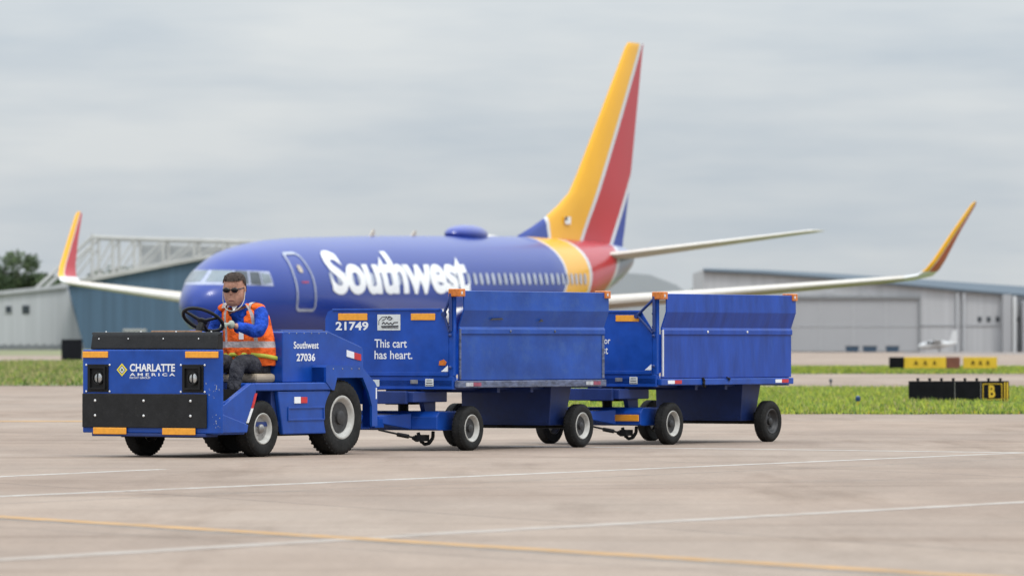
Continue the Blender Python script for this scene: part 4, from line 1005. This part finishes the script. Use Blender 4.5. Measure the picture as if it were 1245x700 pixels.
# left: blue-grey slanted hangar
D2 = 985.0
hb_ = thing('hangar', 'large blue-grey hangar with sloping roofline behind the airliner nose', 'hangar', (at(200,D2), D2, 0))
X = lambda p: at(p,D2)-at(200,D2)
b = MB(); b.prism([(X(103),0),(X(83),zt(350,D2)),(X(84),zt(346,D2)),(X(255),zt(314,D2)),(X(420),zt(300,D2)),(X(420),0)], 0, 70, 'y'); b.build('wall', M['hangar_blue'], hb_)
b = MB(); b.prism([(X(84),zt(347,D2)),(X(84),zt(344.5,D2)),(X(255),zt(312,D2)),(X(420),zt(298,D2)),(X(420),zt(300,D2)),(X(255),zt(314,D2))], -.8, 70.5, 'y'); b.build('roof', M['truss'], hb_)
b = MB(); b.box(X(150),X(178),-.6,-.1,zt(403,D2),zt(400,D2)); b.build('canopy', M['truss'], hb_)
# truss structure above the hangar
tr = thing('roof_truss', 'pale steel cantilever truss rising over the blue-grey hangar', 'truss', (at(160,1010), 1010, 0))
DT = 1010; X = lambda p: at(p,DT)-at(160,DT); Z_ = lambda p: zt(p,DT)
def beam(mb, a, c, y, r=.28): mb.cyl((X(a[0]),y,Z_(a[1])),(X(c[0]),y,Z_(c[1])),r,n=6)
tops = [(112,288),(137,289),(163,290),(198,291),(236,292),(272,293),(305,294),(340,295),(380,296)]
bots = [(112,336),(137,333),(163,327),(198,321),(236,314),(272,310),(305,306),(340,304),(380,302)]
for yy in (0, 16):
    b = MB()
    for p, q in zip(tops, tops[1:]): beam(b, p, q, yy, .36)
    for p, q in zip(bots, bots[1:]): beam(b, p, q, yy, .26)
    beam(b,(38,356),(112,288),yy,.34); beam(b,(72,350),(112,300),yy,.2); beam(b,(112,336),(38,356),yy,.22); beam(b,(112,284),(112,288),yy,.2)
    b.build('chord', M['truss'], tr)
    b = MB()
    for p, q in zip(tops, bots): beam(b, p, q, yy, .26)
    for p, q in zip(tops[1:], bots): beam(b, p, q, yy, .17)
    b.build('web', M['truss'], tr)
b = MB()
for p in tops: b.cyl((X(p[0]),0,Z_(p[1])),(X(p[0]),16,Z_(p[1])),.15,n=6)
b.build('cross_beam', M['truss'], tr)
b = MB(); b.prism([(X(a),Z_(c_)+.1) for a, c_ in bots[2:]]+[(X(a),Z_(c_)-.7) for a, c_ in tops[2:]][::-1], 17, 19, 'y'); b.build('roof_sheet', mat('pale_roof_sheet', (.40,.41,.41), .7, var=.10, vscale=.25), tr)
# fence left far
fn = thing('perimeter_fence', 'long dark fence along the far left field in front of the white building', 'fence', (at(40,900), 900, 0))
b = MB()
for k in range(-16, 28): b.box(k*.42-.10-4,k*.42+.16-4,-.1,.1,0,.78+.12*((k*7)%3))
b.build('slat_panel', M['trim_dk'], fn)
b = MB(); b.box(-13,8,-.05,.05,.30,.42); b.box(-13,8,-.05,.05,.66,.74); b.build('rail', M['trim_dk'], fn)
# dark sign back on the left
Ds = 330.0
sg_ = thing('airfield_sign', 'plain dark box sign standing in the grass left of the tractor', 'sign', (at(87.5,Ds), Ds, 0))
b = MB(); b.box(-.60,.60,-.15,.15,.04,1.27); b.build('cabinet', mat('sign_back_dark', (.005,.006,.009), .7, spec=.15, var=.2), sg_, bevel=.02)
b = MB(); b.cyl((-.4,0,0),(-.4,0,.06),.05); b.cyl((.4,0,0),(.4,0,.06),.05); b.build('leg', M['trim_dk'], sg_)

# right hangar
DH = 690.0
rhg = thing('hangar', 'long grey hangar with a wide closed door behind the right wing', 'hangar', (at(1000,DH), DH, 0))
X = lambda p, D_=DH: at(p,D_)-at(1000,DH)
Z_ = lambda p, D_=DH: zt(p,D_)
tw = [(855,328),(930,331.5),(1000,336.5),(1100,345.5),(1170,352),(1245,358),(1400,369)]
tb = [(855,326),(930,328),(1000,331.5),(1100,338),(1170,343),(1245,348),(1400,358)]
b = MB(); b.prism([(X(855),0)]+[(X(a),Z_(c_)) for a, c_ in tw]+[(X(1400),0)], 0, 40, 'y'); b.build('wall', M['hangar_r'], rhg)
b = MB()
for (p, q), (p2, q2) in zip(zip(tw, tw[1:]), zip(tb, tb[1:])):
    f_, g_ = (X(p[0]),-.6,Z_(p[1])+.02), (X(q[0]),-.6,Z_(q[1])+.02); h_, k_ = (X(p2[0],DH+40),40,Z_(p2[1],DH+40)), (X(q2[0],DH+40),40,Z_(q2[1],DH+40))
    b.add([f_,g_,k_,h_]+[(v[0],v[1],v[2]-.25) for v in (f_,g_,k_,h_)], [(0,1,2,3),(7,6,5,4),(0,4,5,1),(1,5,6,2),(2,6,7,3),(3,7,4,0)])
b.build('roof', M['roof_dk'], rhg)
zd = Z_(363)
b = MB(); b.box(X(958),X(1117),-.2,-.02,.1,zd); dd = b.build('sliding_door', M['door_grey'], rhg)
b = MB(); b.box(X(958)-.3,X(1117)+.2,-.5,-.22,zd,zd+.32); b.box(X(1117),X(1117)+.14,-.5,-.22,0,zd); b.box(X(958)-.4,X(958),-.5,-.22,0,zd); b.build('door_frame', M['trim_mid'], rhg)
for f in (.25,.5,.75): xx = X(958)+(X(1117)-X(958))*f; MB().box(xx-.05,xx+.05,-.24,-.205,.1,zd).build('seam', M['hangar_r'], dd)
MB().box(X(958),X(1117),-.26,-.206,zd*.48,zd*.48+.08).build('rail', M['hangar_r'], dd)
MB().box(X(1117)+.2,X(1219),-.12,-.02,Z_(396),Z_(396)+.08).build('wall_trim', M['door_grey'], rhg)
for px in (1007, 1052): MB().box(X(px-6),X(px+6),-.3,-.02,Z_(362),Z_(356)).build('vent', M['door_grey'], rhg)
for px in (1191,1202,1213,1237): MB().box(X(px-2.2),X(px+2.2),-.1,-.02,Z_(391),Z_(385)).build('window', M['win_dk'], rhg)
for px in (1164, 1172): MB().box(X(px)-.12,X(px)+.12,-.5,-.02,0,Z_(356)).build('downpipe', M['hangar_white'], rhg)
MB().box(X(1218),X(1228.5),-1.8,-.02,0,Z_(358)).build('buttress', M['door_grey'], rhg)
MB().box(X(1230),X(1234.5),-1.8,-.02,0,Z_(360)).build('buttress', M['jet_white'], rhg)
MB().box(X(1241),X(1400),-3,-.02,0,Z_(366)).build('annex', M['door_grey'], rhg)

# distant pale building in the gap
Dg = 1500.0
gb = thing('warehouse', 'distant pale grey curved-roof building seen under the tailplane', 'building', (at(790,Dg), Dg, 0))
X = lambda p: at(p,Dg)-at(790,Dg)
b = MB(); b.prism([(X(700),0),(X(700),zt(336,Dg)),(X(755),zt(331,Dg)),(X(790),zt(334,Dg)),(X(822),zt(346,Dg)),(X(838),zt(358,Dg)),(X(845),0)], 0, 60, 'y'); b.build('wall', mat('far_pale_wall', (.30,.33,.35), .8, var=.05, vscale=.05), gb)

# ================================================================== TREES
M['leaf1'] = mat('leaf_dark', (.045,.075,.030), .8, var=.3, vscale=.3)
M['leaf2'] = mat('leaf_mid', (.075,.11,.045), .8, var=.3, vscale=.3)
M['bark'] = mat('bark', (.09,.07,.055), .9, var=.3, vscale=2)
def tree(px, D, wpx, ytop, label, seed, group=None, n=11000, low=.25, leaf=.34):
    rnd = random.Random(seed); h = zt(ytop, D); w = wpx*D/FP
    t = thing('tree', label, 'tree', (at(px,D), D, 0), rnd.uniform(0,6), group)
    b = MB(); b.cyl((0,0,0),(0,0,h*.55),h*.03,h*.015,8)
    cl = []
    for k in range(44):
        a = rnd.uniform(0,6.28); rr = (rnd.random()**.5)*w*.42; zz = rnd.uniform(low,.88)*h; lim = 1-abs((zz/h-.50)/.60)**2.6; rr *= max(.25,lim)
        c_ = Vector((rr*math.cos(a), rr*math.sin(a), zz)); cl.append((c_, rnd.uniform(.10,.20)*min(w,h*.8), rnd.choice((0,1)))); 
        b.cyl((0,0,zz*.55), c_, h*.010, h*.003, 5)
    b.build('trunk', M['bark'], t)
    f = MB()
    for i in range(n):
        c_, r, k = cl[rnd.randrange(len(cl))]
        d = Vector((rnd.gauss(0,1), rnd.gauss(0,1), rnd.gauss(0,.8))).normalized()*r*(rnd.random()**.45)*1.15
        p = c_+d; s = leaf*rnd.uniform(.6,1.4); q = Matrix.Rotation(rnd.uniform(0,6.28),3,Vector((rnd.uniform(-1,1),rnd.uniform(-1,1),rnd.uniform(-1,1))).normalized())
        f.add([p+q@Vector((-s,0,0)),p+q@Vector((0,-s*.5,0)),p+q@Vector((s,0,0)),p+q@Vector((0,s*.5,0))],[(0,1,2,3)], k)
    f.build('crown', [M['leaf1'], M['leaf2']], t, fix=False)
    return t
G = 'trees beyond the field'
tree(20,1080,82,297,'broad dark tree, the tallest behind the white building',11,G)
tree(-6,1100,46,318,'dark tree cut by the left edge of the photo',12,G,3500)
tree(148,1120,52,316,'small tree visible through the steel truss',13,G,3000)
tree(60,1130,50,332,'low tree between the tallest tree and the truss',14,G,3000)
tree(120,1140,40,322,'narrow tree behind the raked leg of the truss',17,G,2500)
tree(838,1300,30,346,'small round tree beside the distant pale building',15,G,1800)
for k,(px,yt) in enumerate(((1205,346),(1222,343),(1242,345),(1262,342))):
    tree(px,1700,30,yt,('small treetop over the low end of the grey hangar roof','rounded treetop, middle of the row over the hangar roof','treetop at the right edge over the hangar roof','treetop just past the right edge of the photo')[k],20+k,G,1300,leaf=.5)
b = MB(); rnd = random.Random(9)
wood = MB()
for i in range(9000):
    px = rnd.uniform(-60,250); D_ = rnd.uniform(1150,1200); z = rnd.uniform(0,1)*zt(340+8*math.sin(px*.09),D_); p = Vector((at(px,D_),D_,z)); s = .8
    q = Matrix.Rotation(rnd.uniform(0,6.28),3,Vector((rnd.uniform(-1,1),rnd.uniform(-1,1),rnd.uniform(-1,1))).normalized())
    wood.add([p+q@Vector((-s,0,0)),p+q@Vector((0,-s*.6,0)),p+q@Vector((s,0,0)),p+q@Vector((0,s*.6,0))],[(0,1,2,3)], rnd.choice((0,1)))
tag(wood.build('woodland', [M['leaf1'],M['leaf2']], fix=False), None, None, None, 'stuff')

# ================================================================== AIRFIELD SIGNS
M['sign_black'] = mat('sign_black', (.004,.004,.006), .7, spec=.12, var=.2, vscale=6)
M['sign_yellow'] = mat('sign_yellow', (.62,.40,.02), .5, var=.08)
M['sign_red'] = mat('sign_red_brown', (.16,.05,.03), .5, var=.2)
D = 97.0; x0, x1 = at(1105,D), at(1227,D); w = x1-x0
s1 = thing('taxiway_sign', 'near black taxiway sign with a yellow letter B on its right end', 'sign', (x0, D, 0), R(3))
hgt = zt(463,D)
b = MB(); b.box(0,w,-.06,.06,.02,hgt); cab = b.build('cabinet', M['sign_black'], s1, bevel=.008)
b = MB()
for f in (.455,.715): b.box(w*f-.004,w*f+.004,-.068,-.061,.03,hgt-.02)
b.build('divider', M['hub_grey'], cab)
b = MB()
fx0, fx1 = w*.735, w*.93
b.box(fx0,fx1,-.067,-.061,hgt-.055,hgt-.043); b.box(fx0,fx1,-.067,-.061,.05,.062); b.box(fx0,fx0+.012,-.067,-.061,.062,hgt-.055); b.box(fx1-.012,fx1,-.067,-.061,.062,hgt-.055)
b.box(w*.95,w*.962,-.067,-.061,.03,hgt-.02); b.box(w*.975,w*.99,-.067,-.061,.03,hgt-.02)
b.build('border', M['sign_yellow'], cab)
decal_text('lettering', 'B', lambda a, c_: (w*.795+w*.065*a, -.064, .085+(hgt-.155)*c_), M['sign_yellow'], cab, .03)
for k in range(8):
    xx = w*(.09+.118*k); b = MB(); b.cyl((xx,0,hgt),(xx,0,hgt+.03),.02,n=8); b.ell((xx,0,hgt+.03),(.03,.03,.022),10,6); b.build('lamp', M['sign_black'], s1, smooth=True)
D = 215.0
for (a, c_, lb, cols) in ((1081,1150,'far taxiway sign with black left panel and yellow centre panel',(('sign_black',0,.26),('sign_yellow',.26,1.0))),(1150,1167,'short red-brown sign panel between the two far yellow signs',(('sign_red',0,1.0),)),(1171,1212,'far all-yellow taxiway sign at the right of its row',(('sign_yellow',0,1.0),))):
    x0, x1 = at(a,D), at(c_,D); w = x1-x0; t = thing('taxiway_sign', lb, 'sign', (x0,D,0), 0, 'far taxiway signs')
    z1 = zt(434,D)
    for m_, f0, f1 in cols:
        pn = MB().box(w*f0+(.01 if f0 else 0),w*f1,-.1,.1,.08,z1).build('panel', M[m_], t, bevel=.01)
        if m_ == 'sign_yellow':
            g = MB()
            for f in (.28,.5,.72): 
                xx = w*(f0+(f1-f0)*f); g.prism([(xx-.07,.20),(xx-.02,.36),(xx+.03,.36),(xx+.08,.20),(xx+.04,.20),(xx,.30),(xx-.03,.20)], -.108,-.102,'y')
            g.build('sign_mark', M['sign_black'], pn)
    MB().box(.1,.2,-.05,.05,0,.08).box(w-.2,w-.1,-.05,.05,0,.08).build('leg', M['trim_dk'], t)
# taxi edge lights
M['blue_lens'] = mat('blue_lens', (.015,.05,.14), .3)
for (px, py, lb) in ((1043,497,'blue taxiway edge light on a yellow stub in the near right grass'),(1010,471,'dark taxiway edge light beside the far taxi strip')):
    gx, gy = gpt(px,py); t = thing('taxiway_light', lb, 'light', (gx,gy,0), 0, 'taxiway edge lights')
    b = MB(); b.cyl((0,0,0),(0,0,.12),.02,.015,10); b.build('stem', M['sign_yellow'] if py > 480 else M['trim_dk'], t)
    b = MB(); b.lathe([(.03,.12),(.04,.14),(.035,.19),(.0,.21)],(0,0,0),'z',14); b.build('lens', M['blue_lens'] if py > 480 else M['trim_dk'], t, smooth=True)
# dumpsters and small jet by right hangar
Dd = 640.0
for k,(a,c_,lb) in enumerate(((1028,1044,'dark blue skip, left of three by the hangar door'),(1049,1066,'dark blue skip, middle of three by the hangar door'),(1077,1093,'dark blue skip standing apart, right of three by the hangar door'))):
    x0, x1 = at(a,Dd), at(c_,Dd); w = x1-x0; t = thing('skip', lb, 'skip', (x0,Dd,0), 0, 'skips by the hangar')
    MB().prism([(0.1,0.1),(0,zt(421,Dd)),(w,zt(421,Dd)),(w-.1,.1)], -.5,.5,'y').build('bin', mat('skip_blue', (.03,.06,.10), .7), t, bevel=.02)
    MB().box(-.03,w+.03,-.55,.55,zt(421,Dd)+.002,zt(421,Dd)+.07).build('lid', M['trim_dk'], t)
lj = thing('light_aircraft', 'small white light aircraft parked in front of the grey hangar', 'aircraft', (at(1140,Dd), Dd, 0))
b = MB(); b.loft([[Vector((x, r*.8*math.cos(2*math.pi*i/14), .85+dz+r*math.sin(2*math.pi*i/14))) for i in range(14)] for x, r, dz in ((-2.2,.05,-.1),(-1.9,.25,-.05),(-1.2,.45,0),(0,.48,.05),(1.0,.30,.12),(2.1,.10,.25))]); b.build('fuselage', M['jet_white'], lj, smooth=True)
MB().prism([(1.2,1.0),(1.75,2.55),(2.15,2.6),(2.15,1.0)], -.05,.05,'y').build('tail_fin', M['jet_white'], lj)
MB().box(-.6,.5,-4,4,1.35,1.45).build('wing', M['jet_white'], lj)
MB().box(-1.3,-.5,-.42,.42,1.05,1.25).build('windscreen', M['win_dk'], lj)
MB().cyl((-1.5,0,.12),(-1.5,0,.6),.05).cyl((.2,-.8,.12),(.2,-.2,.7),.05).cyl((.2,.8,.12),(.2,.2,.7),.05).build('landing_gear', M['trim_dk'], lj)
# low barrier at the foot of the right hangar
bw = MB(); bw.box(0,at(1300,560)-at(1098,560),-.15,.15,.02,.14); tag(bw.build('low_barrier', M['hangar_r'], loc=(at(1098,560),560,0)), 'long low pale barrier on the apron before the right hangar', 'barrier')
